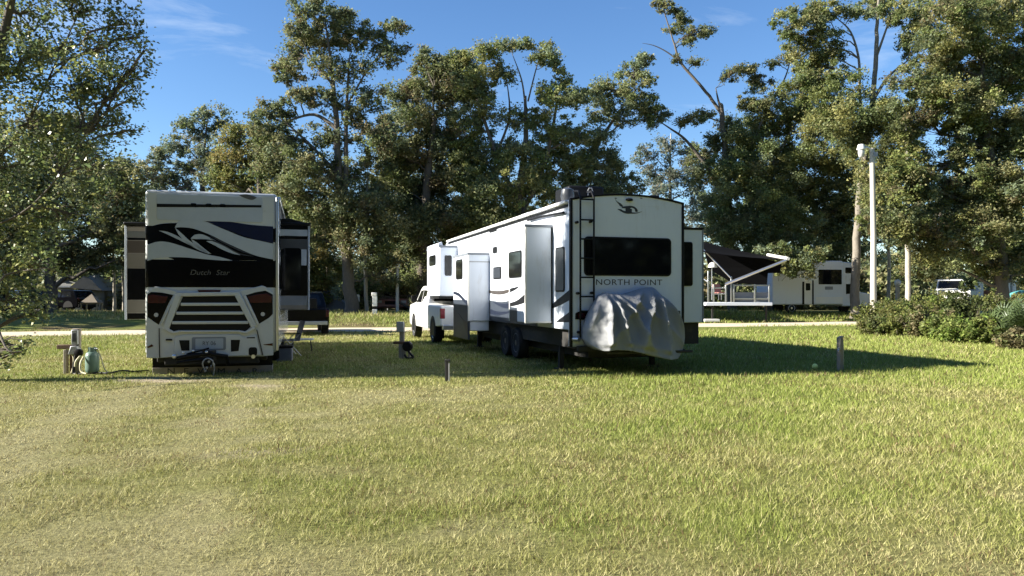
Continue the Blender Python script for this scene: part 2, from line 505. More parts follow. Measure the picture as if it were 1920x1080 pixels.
def make_lane():
    vs = []; us = np.arange(-70, 75, .4)
    n = len(us); rows = 7
    e0 = 33.7 + (vnoise(us, us * 0, .35, 81, 3) - .5) * 1.3; e1 = 38.5 + (vnoise(us, us * 0 + 9, .35, 82, 3) - .5) * 1.3
    P_, C_ = [], []
    for r in range(rows):
        v = e0 + (e1 - e0) * r / (rows - 1)
        X = us * math.cos(LOT) - v * math.sin(LOT); Y = us * math.sin(LOT) + v * math.cos(LOT)
        z = ground_h(X, Y) + .012 + .03 * math.sin(math.pi * r / (rows - 1))
        if r in (0, rows - 1): z = z - .03
        P_.append(np.stack([X, Y, z], 1))
    p = np.concatenate(P_)
    i = np.arange(n * rows).reshape(rows, n)
    f = np.stack([i[:-1, :-1], i[:-1, 1:], i[1:, 1:], i[1:, :-1]], -1).reshape(-1, 4)
    m = mat('lane_sand', (.62, .52, .39), .95, var=.14, scale=2.0, bump=.5, bscale=14, dirt=((.30, .25, .15), .56, .8, .9), spec=.1)
    o = fast_mesh('lane', p, f, None, m, smooth=True)
    kind(o, 'structure'); o['label'] = 'pale sandy lane crossing behind the campers'
make_lane()

def make_grass():
    rng = np.random.default_rng(5)
    bands = [(3.3, 4.6, 4700), (4.6, 6, 3700), (6, 8, 2400), (8, 10.5, 1550), (10.5, 14, 950), (14, 19, 560), (19, 26, 300), (26, 34.5, 150), (39, 52, 60)]
    VS, CS = [], []
    for y0, y1, dens in bands:
        w0 = .74 * y1 + 1.2
        n = int(dens * (y1 - y0) * 2 * w0)
        X = rng.uniform(-w0, w0, n); Y = rng.uniform(y0, y1, n)
        keep = np.abs(X) < .74 * Y + 1.2
        v = lane_v(X, Y)
        keep &= (v < 33.9 + rng.normal(0, .25, n)) | (v > 38.4 + rng.normal(0, .25, n))
        keep &= rng.random(n) > np.maximum(bare(X, Y) * .96, .45 * tracks(X, Y))
        X, Y, v = X[keep], Y[keep], v[keep]
        g = straw_green(X, Y)
        clump = vnoise(X, Y, 5.0, 93, 2)
        keep = rng.random(len(X)) < np.clip(.35 + 1.3 * clump, 0, 1)
        X, Y, g, clump, v = X[keep], Y[keep], g[keep], clump[keep], v[keep]
        n = len(X)
        h = (.019 + .028 * g + .05 * np.clip(clump - .5, 0, 1)) * rng.uniform(.6, 1.5, n)
        h *= 1 + .5 * sstep(5.5, 8, Y) * sstep(0, 3, X) * rng.random(n)
        h = h * (1 + .8 * sstep(15, 32, Y)) * (1 + 1.6 * sstep(39, 45, v))
        wd = np.maximum(.0038, .00090 * Y) * rng.uniform(.7, 1.5, n)
        an = rng.uniform(0, 2 * np.pi, n)
        lean = rng.uniform(.2, 1.3, n) * (1.35 - .6 * g)
        la = rng.uniform(0, 2 * np.pi, n)
        z = ground_h(X, Y) - .004
        dx, dy = np.cos(an) * wd / 2, np.sin(an) * wd / 2
        a = np.stack([X - dx, Y - dy, z], 1); b = np.stack([X + dx, Y + dy, z], 1)
        c = np.stack([X + np.cos(la) * h * lean, Y + np.sin(la) * h * lean, z + h], 1)
        VS.append(np.stack([a, b, c], 1).reshape(-1, 3))
        col = turf_col(X, Y)
        dry = rng.random(n) < (.55 - .45 * g)
        col = np.where(dry[:, None], C_STRAW * 1.12, col)
        dead = rng.random(n) < .05 + .12 * (vnoise(X, Y, 1.3, 55, 2) > .62)
        col = np.where(dead[:, None], np.array([.15, .09, .05]), col)
        col = col * rng.uniform(.78, 1.3, n)[:, None]
        CS.append(np.repeat(col, 3, 0))
    v = np.concatenate(VS); c = np.concatenate(CS)
    f = np.arange(len(v), dtype=np.int32).reshape(-1, 3)
    o = fast_mesh('grass', v, f, c, M['blade'])
    kind(o, 'stuff'); o['label'] = 'short mown grass blades, green and straw coloured'
    print('GRASS', len(f))
make_grass()


# ---------------------------------------------------------------- trees
NLEAF = [0]
def leaf_cloud(centers, radii, counts, size, palette, rng, flat=.75, up=.35, tri=True):
    """many small leaf faces gathered in clumps -> verts (n*4,3), cols"""
    cs = np.repeat(np.arange(len(centers)), counts)
    n = len(cs)
    # leaves sit in the clump's volume, more of them near its skin
    d = rng.normal(size=(n, 3)); d /= np.linalg.norm(d, axis=1)[:, None] + 1e-9
    r = rng.random(n) ** .55 * rng.uniform(.55, 1.25, n)
    p = centers[cs] + d * r[:, None] * radii[cs][:, None] * np.array([1, 1, flat]) + rng.normal(size=(n, 3)) * (radii[cs] * .12)[:, None]
    ax = rng.normal(size=(n, 3)); ax[:, 2] *= .6; ax[:, 2] -= .15
    ax /= np.linalg.norm(ax, axis=1)[:, None]
    nr = rng.normal(size=(n, 3)); nr[:, 2] += up
    bx = np.cross(nr, ax); bx /= np.linalg.norm(bx, axis=1)[:, None] + 1e-9
    s = size * rng.uniform(.55, 1.45, n)[:, None]
    lx = ax * s; wx = bx * s * .30
    nn = np.cross(ax, bx) * s * .10
    if tri: v = np.stack([p - lx * .5 + wx * 1.25, p + lx * .5, p - lx * .5 - wx * 1.25], 1).reshape(-1, 3)
    else: v = np.stack([p - lx * .5, p + wx + nn, p + lx * .5, p - wx + nn], 1).reshape(-1, 3)
    pal = np.array(palette)
    pick = rng.integers(0, len(pal), len(centers))
    tint = rng.uniform(.8, 1.22, len(centers))
    col = pal[pick][cs] * tint[cs][:, None] * rng.uniform(.6, 1.45, n)[:, None]
    other = rng.random(n) < .25
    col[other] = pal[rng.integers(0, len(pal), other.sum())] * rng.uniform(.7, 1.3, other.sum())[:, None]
    NLEAF[0] += n
    return v, np.repeat(col, 3 if tri else 4, 0)

def bent(a, b, k, bow, rng, jit=.05):
    a, b = np.array(a, float), np.array(b, float)
    t = np.linspace(0, 1, k)[:, None]
    p = a + (b - a) * t
    L_ = np.linalg.norm(b - a)
    p[:, 2] += (bow * L_ * np.sin(np.pi * t[:, 0]))
    j = rng.normal(size=(k, 3)) * jit * L_ / k ** .5; j[0] = 0; j[-1] = 0
    return p + j

def tree(label, Y, trunks, blobs, size=.15, palette=None, dens=1.0, seed=1, group=None, bark='bark', limbs=(), clump=.34, depth=.85, name='tree', yoff=0, fine=.42, tri=True, grow=1.10, leaf='leaf'):
    """trunks: [(px,py,r),...] lists in photograph pixels at depth Y; blobs: (px,py,rx,ry[,dy[,density]])"""
    rng = np.random.default_rng(seed)
    k = Y / F
    size = size * .88
    bx, by, br = trunks[0][0]
    b = P(bx, 555, Y); base = Vector((b.x, Y, 0)); base.z = gz(b.x, Y)
    t = thing(name, label, 'tree', base, 0, group)
    def W(px, py, dy=0):
        p = P(px, py, Y + dy)
        return np.array([p.x - base.x, dy, p.z - base.z])
    wood = MB(); tw = MB()
    tp = []
    for ti, tr in enumerate(trunks):
        pts = [W(a, c) for a, c, r in tr]; rs = [r for a, c, r in tr]
        if ti == 0:
            pts[0][2] = -.15
        q = spline([tuple(p) + (r,) for p, r in zip(pts, rs)], 5)
        q = [np.array(x) for x in q]
        for j in range(1, len(q) - 1): q[j][:2] += rng.normal(size=2) * q[j][3] * .12
        ang = 0
        if ti == 0:  # root flare
            q[0][3] *= 1.2
        wood.tube([x[:3] for x in q], [x[3] for x in q], 10)
        tp += [(x[:3], x[3]) for x in q]
    for lm in limbs:
        q = [np.array(x) for x in spline([tuple(W(a, c, d)) + (r,) for a, c, r, d in lm], 5)]
        wood.tube([x[:3] for x in q], [x[3] for x in q], 7)
        tp += [(x[:3], x[3]) for x in q]
    tpos = np.array([x[0] for x in tp]); trad = np.array([x[1] for x in tp])
    CC, RR, NN = [], [], []
    for bl in blobs:
        px, py, rx, ry = bl[:4]; rx *= grow; ry *= grow
        dy = bl[4] if len(bl) > 4 else rng.uniform(-1, 1) * depth * min(rx * k, 2.5)
        dn = bl[5] if len(bl) > 5 else 1.0
        c = W(px, py, dy + yoff); rX, rZ = rx * k, ry * k; rY = max(rX, rZ) * depth
        # limb from the trunk to the middle of the leaf mass
        dist = np.linalg.norm(tpos - c, axis=1) + np.maximum(tpos[:, 2] - c[2] + .35 * np.linalg.norm(tpos[:, :2] - c[:2], axis=1), 0) * 2.0
        j = int(np.argmin(dist))
        r0 = max(min(trad[j] * .6, .03 + .022 * np.linalg.norm(c - tpos[j])), .02)
        lp = bent(tpos[j], c, 7, .06, rng, .10)
        wood.tube(lp, list(np.linspace(r0, .022, 7)), 6)
        cr = clump * math.sqrt(rX * rZ) * fine + .11
        m = int(np.clip(1.0 * rX * rZ / cr ** 2, 6, 60))
        d = rng.normal(size=(m, 3)); d /= np.linalg.norm(d, axis=1)[:, None]
        q = c + d * (rng.random(m)[:, None] ** .4) * np.array([rX, rY, rZ]) * .92
        rad = cr * rng.uniform(.6, 1.3, m)
        area = math.pi * rx * ry
        tot = dens * dn * area / (0.145 * (size / k) ** 2) * 2.3
        nl = max(8, m // 2)          # looser sprays that fill between the clumps
        dl = rng.normal(size=(nl, 3)); dl /= np.linalg.norm(dl, axis=1)[:, None]
        ql = c + dl * (rng.random(nl)[:, None] ** .5) * np.array([rX, rY, rZ]) * 1.0
        CC.append(ql); RR.append(cr * rng.uniform(1.3, 3.2, nl)); NN.append(np.full(nl, max(2, int(tot * .64 / nl))))
        tot *= .36
        w = rad ** 2; cnt = np.maximum(3, (tot * w / w.sum())).astype(int)
        CC.append(q); RR.append(rad); NN.append(cnt)
        for i in range(m):
            a = lp[rng.integers(3, 7)]
            tw.tube(bent(a, q[i], 3, .05, rng, .12), [.016, .011, .005], 3, caps=False)
    v, cc = leaf_cloud(np.concatenate(CC), np.concatenate(RR), np.concatenate(NN), size, palette, rng, tri=tri)
    f = np.arange(len(v), dtype=np.int32).reshape(-1, 3 if tri else 4)
    wood.build('trunk', M[bark], t, smooth=60)
    kind(tw.build('twigs', M['twig'], t), 'stuff')
    fast_mesh('crown', v, f, cc, M[leaf], t)
    return t

OAK = [(0.153, 0.185, 0.067), (0.2, 0.22, 0.095), (0.128, 0.154, 0.075), (0.242, 0.231, 0.11), (0.165, 0.202, 0.119)]
OLIVE = [(0.195, 0.218, 0.07), (0.157, 0.197, 0.061), (0.231, 0.23, 0.082), (0.139, 0.177, 0.07), (0.257, 0.247, 0.094)]
GOLD = [(0.195, 0.183, 0.055), (0.158, 0.162, 0.053), (0.123, 0.141, 0.053), (0.222, 0.183, 0.065)]
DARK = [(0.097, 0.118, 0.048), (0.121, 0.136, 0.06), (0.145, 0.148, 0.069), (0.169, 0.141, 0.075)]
PALE = [(0.135, 0.173, 0.126), (0.16, 0.183, 0.138), (0.111, 0.147, 0.105), (0.184, 0.176, 0.126)]
NEAR = [(0.157, 0.194, 0.065), (0.12, 0.163, 0.065), (0.204, 0.228, 0.075), (0.103, 0.133, 0.07), (0.24, 0.244, 0.086)]

# the near tree whose crown fills the left edge; its trunk stands outside the picture
tree('near leafy tree whose sprays fill the left edge of the picture', 14.0,
     [[(-85, 640, .26), (-70, 500, .22), (-40, 330, .17), (-10, 150, .11), (30, -40, .05)]],
     [(40, 30, 90, 60), (150, 20, 70, 50), (235, 45, 30, 45), (110, 90, 90, 60), (200, 90, 55, 55), (262, 70, 18, 25), (255, 120, 30, 30), (270, 95, 18, 14),
      (30, 130, 80, 70), (130, 160, 90, 60), (210, 170, 50, 50), (248, 150, 25, 20), (60, 220, 90, 60), (150, 240, 80, 60), (215, 235, 45, 40), (250, 185, 18, 14), (250, 245, 22, 14),
      (30, 310, 80, 60), (110, 320, 80, 55), (190, 310, 55, 45), (50, 400, 80, 60), (130, 400, 70, 50), (20, 490, 70, 60), (80, 490, 55, 45), (30, 560, 60, 40), (65, 590, 30, 20),
      (-60, 100, 90, 90), (-60, 260, 90, 90), (-70, 420, 80, 80), (5, -60, 120, 60), (140, -60, 80, 60), (25, 662, 26, 9, -.3, 1.3), (48, 642, 14, 8, -.3, 1.3), (8, 682, 18, 7, -.3, 1.3), (38, 652, 14, 9, -.3, 1.3), (2, 640, 14, 12, -.2, .7)],
     size=.082, palette=NEAR, dens=.24, leaf='leaf_glossy', depth=.45, grow=1.1, seed=11, clump=.30, bark='bark', tri=False,
     limbs=[[(-60, 420, .05, 0), (-20, 560, .03, -.8), (10, 650, .018, -1.5), (40, 660, .01, -1.5)],
            [(-40, 330, .035, 0), (40, 250, .026, .3), (90, 150, .018, .2), (140, 40, .010, 0)],
            [(-60, 440, .03, 0), (40, 400, .02, -.3), (110, 330, .014, -.3), (160, 250, .008, -.2)]])

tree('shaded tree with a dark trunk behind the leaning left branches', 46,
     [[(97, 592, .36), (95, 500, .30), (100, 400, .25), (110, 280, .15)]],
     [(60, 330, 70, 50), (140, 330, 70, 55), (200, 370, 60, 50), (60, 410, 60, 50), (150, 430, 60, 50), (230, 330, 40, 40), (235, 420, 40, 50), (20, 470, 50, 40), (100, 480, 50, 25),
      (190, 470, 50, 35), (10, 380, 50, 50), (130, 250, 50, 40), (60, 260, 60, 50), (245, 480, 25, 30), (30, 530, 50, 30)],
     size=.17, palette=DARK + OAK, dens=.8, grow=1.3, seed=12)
tree('small tree with two thin pale stems beside the left camper', 50,
     [[(232, 590, .10), (231, 530, .09), (228, 470, .07), (235, 400, .04)], [(215, 588, .12), (214, 520, .09), (212, 460, .06)]],
     [(225, 450, 35, 35), (240, 400, 35, 35), (205, 420, 30, 30), (250, 440, 20, 30)], size=.15, palette=OLIVE, dens=.55, seed=13, bark='bark_pale_lit')
tree('distant feathery tree standing above the roof of the left camper', 62,
     [[(385, 590, .35), (383, 450, .28), (380, 330, .18), (388, 230, .06)]],
     [(390, 215, 26, 18), (345, 235, 24, 18), (378, 248, 28, 22), (425, 228, 22, 18), (335, 272, 30, 22), (385, 290, 36, 28), (300, 288, 22, 16), (350, 322, 45, 26), (310, 340, 35, 22),
      (402, 335, 36, 28), (285, 330, 22, 30), (290, 300, 18, 30), (440, 262, 16, 20), (350, 380, 60, 30), (300, 390, 40, 30), (410, 390, 40, 30)],
     size=.19, palette=PALE + OAK, dens=.58, seed=14, bark='bark')
tree('golden green bushy tree right above the left camper', 53,
     [[(500, 592, .3), (500, 480, .26), (490, 380, .2), (480, 280, .08)]],
     [(452, 250, 28, 20), (485, 262, 26, 20), (440, 295, 38, 26), (490, 300, 45, 34), (535, 325, 45, 40), (435, 345, 45, 28), (560, 385, 40, 45), (590, 440, 38, 45), (600, 510, 38, 45), (555, 460, 40, 45), (550, 520, 40, 40), (520, 400, 40, 40), (470, 380, 50, 30), (570, 560, 40, 22)],
     size=.17, palette=GOLD + OLIVE, dens=.95, grow=1.3, seed=15, yoff=1.0)
tree('tall open tree with a patchy pale trunk in the middle', 47,
     [[(660, 590, .50), (655, 540, .38), (648, 460, .32), (640, 400, .28), (633, 300, .22), (630, 220, .17), (622, 130, .11), (610, 40, .04)],
      [(642, 430, .18), (648, 320, .15), (650, 200, .1), (655, 110, .05)]],
     [(585, 22, 50, 24), (640, 45, 50, 26), (560, 55, 32, 24), (600, 80, 52, 26), (700, 78, 36, 20), (738, 52, 28, 12), (655, 75, 40, 24), (752, 48, 18, 8), (545, 110, 26, 30), (535, 140, 24, 24),
      (620, 130, 40, 26, 0, .7), (665, 130, 36, 24, 0, .6), (730, 105, 32, 22, 0, .6), (755, 95, 16, 10), (560, 175, 36, 26, 0, .75), (610, 190, 36, 30, 0, .75), (690, 180, 40, 26, 0, .6),
      (505, 205, 28, 16), (535, 215, 30, 20), (500, 240, 36, 26), (545, 262, 42, 32), (620, 250, 40, 30, 0, .7), (700, 245, 45, 36), (660, 215, 30, 24, 0, .6), (500, 290, 30, 30),
      (585, 320, 70, 40), (680, 320, 60, 45), (540, 350, 45, 38), (620, 390, 70, 45), (700, 400, 55, 45), (600, 450, 40, 30, 1, .7), (690, 460, 45, 40), (720, 510, 35, 30, 1, .8)],
     size=.16, palette=OAK + DARK, dens=0.72, grow=1.15, seed=16, clump=.28, bark='bark',
     limbs=[[(630, 240, .14, 0), (590, 215, .10, .3), (545, 225, .06, .5)], [(650, 200, .08, 0), (690, 130, .05, .2), (740, 70, .025, .4)], [(625, 160, .09, 0), (585, 110, .06, -.4), (560, 60, .03, -.5)], [(636, 330, .14, 0), (580, 270, .09, -.4), (530, 225, .04, -.6)]])
tree('slim tree with a lit white stem beside the patchy trunk', 48.5,
     [[(688, 588, .13), (686, 520, .12), (684, 450, .10), (690, 330, .07)]],
     [(690, 360, 30, 40), (700, 430, 25, 30), (676, 400, 24, 30), (712, 380, 25, 30)], size=.15, palette=OLIVE, dens=.6, seed=17, bark='bark_pale_lit')
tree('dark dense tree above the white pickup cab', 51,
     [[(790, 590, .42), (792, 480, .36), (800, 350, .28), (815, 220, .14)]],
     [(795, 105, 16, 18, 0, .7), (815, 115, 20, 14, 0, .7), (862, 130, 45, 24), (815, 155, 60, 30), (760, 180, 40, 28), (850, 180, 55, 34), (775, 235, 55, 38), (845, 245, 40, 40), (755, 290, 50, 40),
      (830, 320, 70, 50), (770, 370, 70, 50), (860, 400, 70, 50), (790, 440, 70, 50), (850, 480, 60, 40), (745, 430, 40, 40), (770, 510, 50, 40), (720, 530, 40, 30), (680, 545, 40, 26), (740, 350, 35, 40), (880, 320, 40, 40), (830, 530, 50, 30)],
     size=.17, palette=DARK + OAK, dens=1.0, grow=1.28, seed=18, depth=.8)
tree('many limbed tree arching over the white trailer roof', 50,
     [[(965, 590, .45), (966, 470, .38), (970, 380, .32), (985, 280, .2), (985, 180, .09)], [(970, 380, .22), (930, 290, .16), (900, 200, .08)], [(968, 420, .2), (1020, 310, .15), (1045, 190, .08)]],
     [(870, 112, 30, 22), (915, 98, 34, 18), (950, 88, 24, 12), (988, 84, 24, 11), (1020, 104, 28, 20), (1042, 118, 16, 16), (890, 150, 42, 28), (938, 140, 28, 24), (1052, 150, 20, 16), (1022, 178, 26, 20), (1055, 188, 36, 22), (1085, 182, 26, 16),
      (905, 200, 36, 26, 0, .7), (880, 230, 36, 30, 0, .8), (960, 230, 40, 24, 0, .6), (1005, 218, 30, 26, 0, .65), (1045, 240, 40, 30, 0, .8), (900, 285, 52, 38), (965, 290, 50, 34), (1025, 290, 50, 36), (885, 345, 60, 44), (950, 355, 65, 44), (1030, 345, 55, 42), (1080, 305, 36, 32),
      (900, 410, 55, 40), (960, 430, 60, 45), (1090, 250, 24, 22, 0, .7)],
     size=.16, palette=OAK + OLIVE, dens=.86, grow=1.15, seed=19, clump=.28,
     limbs=[[(985, 200, .07, 0), (978, 150, .05, 0), (960, 100, .02, 0)], [(990, 190, .06, 0), (1005, 130, .04, 0), (1015, 100, .02, 0)], [(930, 290, .10, 0), (955, 220, .07, 0), (950, 150, .03, 0)]])
tree('oak reaching a ragged arm toward the open sky', 53,
     [[(1090, 590, .4), (1090, 470, .34), (1085, 380, .26), (1105, 300, .18), (1150, 225, .10), (1190, 170, .05)]],
     [(1212, 112, 20, 14), (1188, 135, 28, 20), (1215, 150, 22, 14), (1145, 165, 30, 20), (1110, 172, 18, 16), (1175, 180, 36, 22), (1208, 195, 34, 22), (1130, 208, 32, 18), (1165, 225, 30, 16, 0, .7), (1225, 222, 18, 18),
      (1110, 265, 34, 26), (1120, 305, 45, 30), (1150, 335, 36, 30), (1090, 350, 50, 40), (1140, 375, 45, 30), (1190, 355, 18, 24, 0, .8), (1090, 410, 50, 40)],
     size=.16, palette=OAK, dens=.85, grow=1.15, seed=20, clump=.28)
tree('thin pale far tree in the sky gap behind the trailer', 68,
     [[(1258, 590, .25), (1258, 450, .2), (1256, 340, .12), (1258, 250, .04)]],
     [(1210, 290, 28, 20), (1250, 275, 30, 22), (1290, 285, 24, 20), (1225, 325, 30, 24), (1270, 325, 34, 28), (1240, 355, 34, 20), (1300, 320, 22, 34), (1310, 380, 24, 40), (1290, 420, 30, 30), (1300, 350, 20, 20)],
     size=.19, palette=PALE, dens=.42, seed=21, bark='bark_pale_lit')
tree('broken leaning tree with a bare snag against the sky', 55,
     [[(1374, 588, .34), (1370, 480, .30), (1366, 380, .26), (1360, 290, .22), (1353, 205, .17), (1350, 196, .15)],
      [(1353, 215, .13), (1330, 180, .11), (1300, 145, .10), (1275, 115, .09), (1262, 75, .06), (1248, 30, .04), (1238, -15, .02)]],
     [(1240, 5, 18, 9), (1262, 18, 24, 12), (1280, 38, 16, 12), (1262, 56, 20, 9), (1300, 60, 26, 13), (1328, 60, 12, 11), (1290, 78, 14, 10), (1304, 118, 18, 7), (1268, 112, 9, 10),
      (1235, 215, 26, 15), (1290, 225, 28, 12), (1318, 215, 20, 11), (1362, 240, 16, 22), (1340, 262, 20, 16), (1318, 295, 36, 22), (1382, 250, 12, 12), (1330, 330, 34, 26),
      (1370, 142, 18, 11), (1402, 132, 22, 14), (1424, 150, 24, 17), (1450, 120, 14, 9), (1482, 108, 18, 12), (1405, 190, 22, 22), (1434, 188, 22, 22), (1470, 180, 18, 18, 0, .6), (1380, 300, 26, 26)],
     size=.15, palette=OAK + DARK, dens=.95, seed=22, clump=.3,
     limbs=[[(1275, 115, .06, 0), (1248, 96, .045, 0), (1225, 85, .03, 0), (1204, 81, .01, 0)], [(1352, 208, .10, 0), (1346, 185, .07, 0), (1342, 165, .03, 0)],
            [(1364, 360, .16, 0), (1320, 305, .13, 0), (1285, 262, .10, 0), (1255, 240, .06, 0), (1232, 225, .03, 0)],
            [(1366, 380, .15, 0), (1400, 300, .12, 0), (1438, 205, .09, 0), (1470, 150, .06, 0), (1482, 112, .03, 0)]])
tree('big olive green tree drooping over the boxy far camper', 55,
     [[(1440, 592, .28), (1440, 500, .24), (1442, 400, .2), (1450, 300, .14)]],
     [(1400, 262, 42, 32), (1450, 235, 42, 34), (1372, 318, 36, 36), (1425, 325, 55, 45), (1490, 295, 55, 45), (1548, 268, 45, 44), (1352, 385, 30, 38), (1402, 400, 55, 46), (1470, 385, 55, 46), (1540, 365, 55, 50), (1592, 310, 36, 46),
      (1360, 432, 32, 26), (1430, 445, 55, 32), (1500, 440, 45, 38), (1560, 430, 42, 38), (1530, 482, 32, 28), (1582, 470, 34, 28), (1502, 494, 22, 24, -5.6, .8), (1474, 492, 24, 22, -5.4, .8), (1530, 478, 20, 12, -5.6, .8), (1455, 470, 24, 16, -5.4, .8), (1500, 215, 40, 34), (1590, 390, 30, 40)],
     size=.15, palette=OLIVE + OAK, dens=1.0, grow=1.35, seed=23, clump=.27)
tree('tall tree with a bare forked upper trunk at upper right', 50,
     [[(1603, 588, .32), (1605, 470, .26), (1613, 360, .22), (1628, 250, .18), (1638, 170, .16), (1643, 100, .14), (1645, 30, .10), (1650, -30, .05)]],
     [(1480, 48, 28, 20), (1512, 30, 30, 20), (1500, 75, 32, 20), (1545, 20, 34, 20), (1540, 60, 30, 24), (1555, 105, 34, 26), (1520, 120, 34, 24), (1560, 150, 46, 32), (1505, 165, 36, 30), (1600, 25, 16, 12),
      (1640, 15, 46, 18), (1690, 22, 40, 22), (1735, 20, 36, 20), (1715, 62, 26, 22), (1745, 65, 24, 20), (1590, 205, 55, 40), (1655, 222, 50, 34), (1700, 92, 20, 14), (1560, 215, 40, 34), (1620, 260, 50, 40)],
     size=.15, palette=OAK + OLIVE, dens=.9, grow=1.2, seed=24, clump=.28, bark='bark_mid',
     limbs=[[(1616, 230, .12, 0), (1612, 170, .10, 0), (1610, 110, .08, 0), (1595, 60, .06, 0), (1570, 35, .03, 0)], [(1642, 110, .09, 0), (1658, 65, .07, 0), (1672, 25, .04, 0)], [(1636, 190, .12, 0), (1665, 145, .09, 0), (1700, 115, .05, 0)]])
tree('huge dark oak filling the right edge', 47,
     [[(1880, 590, .45), (1876, 480, .36), (1866, 360, .28), (1850, 230, .2), (1840, 110, .1)]],
     [(1800, 45, 55, 46), (1875, 25, 66, 52), (1762, 112, 46, 38), (1840, 125, 70, 52), (1905, 130, 60, 66), (1725, 158, 44, 30), (1702, 220, 48, 34), (1782, 205, 60, 46), (1858, 232, 66, 52), (1915, 270, 60, 56), (1690, 290, 36, 32),
      (1708, 345, 40, 40), (1652, 335, 40, 46), (1800, 345, 50, 52), (1868, 360, 62, 54), (1905, 440, 50, 46), (1825, 450, 54, 46), (1762, 430, 44, 44), (1682, 405, 42, 42), (1735, 490, 36, 30), (1930, 350, 50, 60), (1940, 500, 40, 40), (1870, 490, 40, 30), (1800, 285, 40, 26), (1640, 400, 24, 44)],
     size=.15, palette=OAK + DARK + OLIVE, dens=1.0, grow=1.35, seed=25, clump=.25)
tree('straight slim tree with a sunlit grey trunk right of the light pole', 46.5,
     [[(1702, 580, .17), (1702, 480, .155), (1701, 380, .13), (1700, 300, .10), (1698, 230, .05)]],
     [(1700, 285, 34, 26), (1682, 320, 26, 26), (1722, 330, 26, 26), (1690, 420, 16, 24, .8, .5), (1700, 250, 26, 20)], size=.15, palette=OLIVE, dens=.8, seed=26, bark='bark_pale_lit')

# the far wood behind everything: one mass nobody could count
def far_wood():
    rng = np.random.default_rng(77)
    CC, RR, NN = [], [], []
    for X in np.arange(-95, 100, 2.6):
        Yc = 84 + rng.uniform(-6, 10)
        H = rng.uniform(8.5, 13.0) + 2.0 * math.sin(X * .13) + (3 if X > 20 else 0)
        if abs(X - 18) < 6: H *= .72
        for q in range(int(H * 2.2)):
            z = rng.uniform(.2, H)
            w = 2.6 * math.sqrt(max(.1, 1 - (z / H - .35) ** 2))
            CC.append((X + rng.normal() * w * .6, Yc + rng.normal() * 2, z)); RR.append(rng.uniform(.7, 1.5)); NN.append(int(rng.uniform(52, 105)))
    # the wood goes on to the left, outside the picture, and shades the far bank
    for i in range(24):
        X = rng.uniform(-54, -37); Y = rng.uniform(34, 46); H = rng.uniform(9, 14)
        for q in range(int(H * 2.2)):
            z = rng.uniform(.5, H); w = 2.6 * math.sqrt(max(.1, 1 - (z / H - .4) ** 2))
            CC.append((X + rng.normal() * w * .6, Y + rng.normal() * w * .6, z)); RR.append(rng.uniform(.8, 1.6)); NN.append(45)
    # dim undergrowth between the trunks
    for i in range(1500):
        X = rng.uniform(-58, 58); Y = rng.uniform(60, 76)
        CC.append((X, Y, .45 + rng.uniform(0, 1.0) ** 1.5 * 4.2)); RR.append(rng.uniform(.6, 1.3)); NN.append(int(rng.uniform(50, 90)))
    v, c = leaf_cloud(np.array(CC), np.array(RR), np.array(NN), .42, DARK + OAK, rng)
    o = fast_mesh('far_wood', v, np.arange(len(v), dtype=np.int32).reshape(-1, 3), c, M['leaf'])
    kind(o, 'stuff'); o['label'] = 'dim mass of far woodland behind the campground'
far_wood()

def wood_behind():
    rng = np.random.default_rng(78)
    CC, RR, NN = [], [], []
    spots = [(x, -20 - rng.uniform(0, 8), rng.uniform(18, 25)) for x in np.arange(-60, 50, 2.8)]
    spots += [(40 + rng.uniform(0, 9), y, rng.uniform(17, 24)) for y in np.arange(-20, 27, 2.6)]  # unseen side rows, added to hold back sky light and deepen the shade
    spots += [(-50 - rng.uniform(0, 9), y, rng.uniform(10, 13)) for y in np.arange(-20, 28, 3.0)]
    for X, Yc, H in spots:
        for q in range(int(H * 2.4)):
            z = rng.uniform(.5, H); w = 3.0 * math.sqrt(max(.1, 1 - (z / H - .35) ** 2))
            CC.append((X + rng.normal() * w * .6, Yc + rng.normal() * 2, z)); RR.append(rng.uniform(.9, 1.9)); NN.append(20)
    v, c = leaf_cloud(np.array(CC), np.array(RR), np.array(NN), 1.15, DARK + OAK, rng)
    o = fast_mesh('wood_edge', v, np.arange(len(v), dtype=np.int32).reshape(-1, 3), c, M['leaf'])
    kind(o, 'stuff'); o['label'] = 'wood edge mirrored in the windows, its unseen sides added to cut sky light'
wood_behind()

# slim far trunks that show light between the near trees
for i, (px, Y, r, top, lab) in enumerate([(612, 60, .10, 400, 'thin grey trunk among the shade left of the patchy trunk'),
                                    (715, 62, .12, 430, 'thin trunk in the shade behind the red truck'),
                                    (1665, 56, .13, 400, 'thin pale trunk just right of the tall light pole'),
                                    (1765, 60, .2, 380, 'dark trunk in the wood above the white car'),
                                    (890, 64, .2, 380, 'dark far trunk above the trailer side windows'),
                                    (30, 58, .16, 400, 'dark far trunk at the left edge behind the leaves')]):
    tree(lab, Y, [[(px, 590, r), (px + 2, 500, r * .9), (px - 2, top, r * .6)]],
         [(px, top + 5, 34, 28), (px + 20, top + 35, 30, 24), (px - 22, top + 30, 30, 26)], size=.19, palette=DARK, dens=.8, seed=40 + i, bark='bark' if i not in (2,) else 'bark_pale_lit')
print('leaves', NLEAF[0])

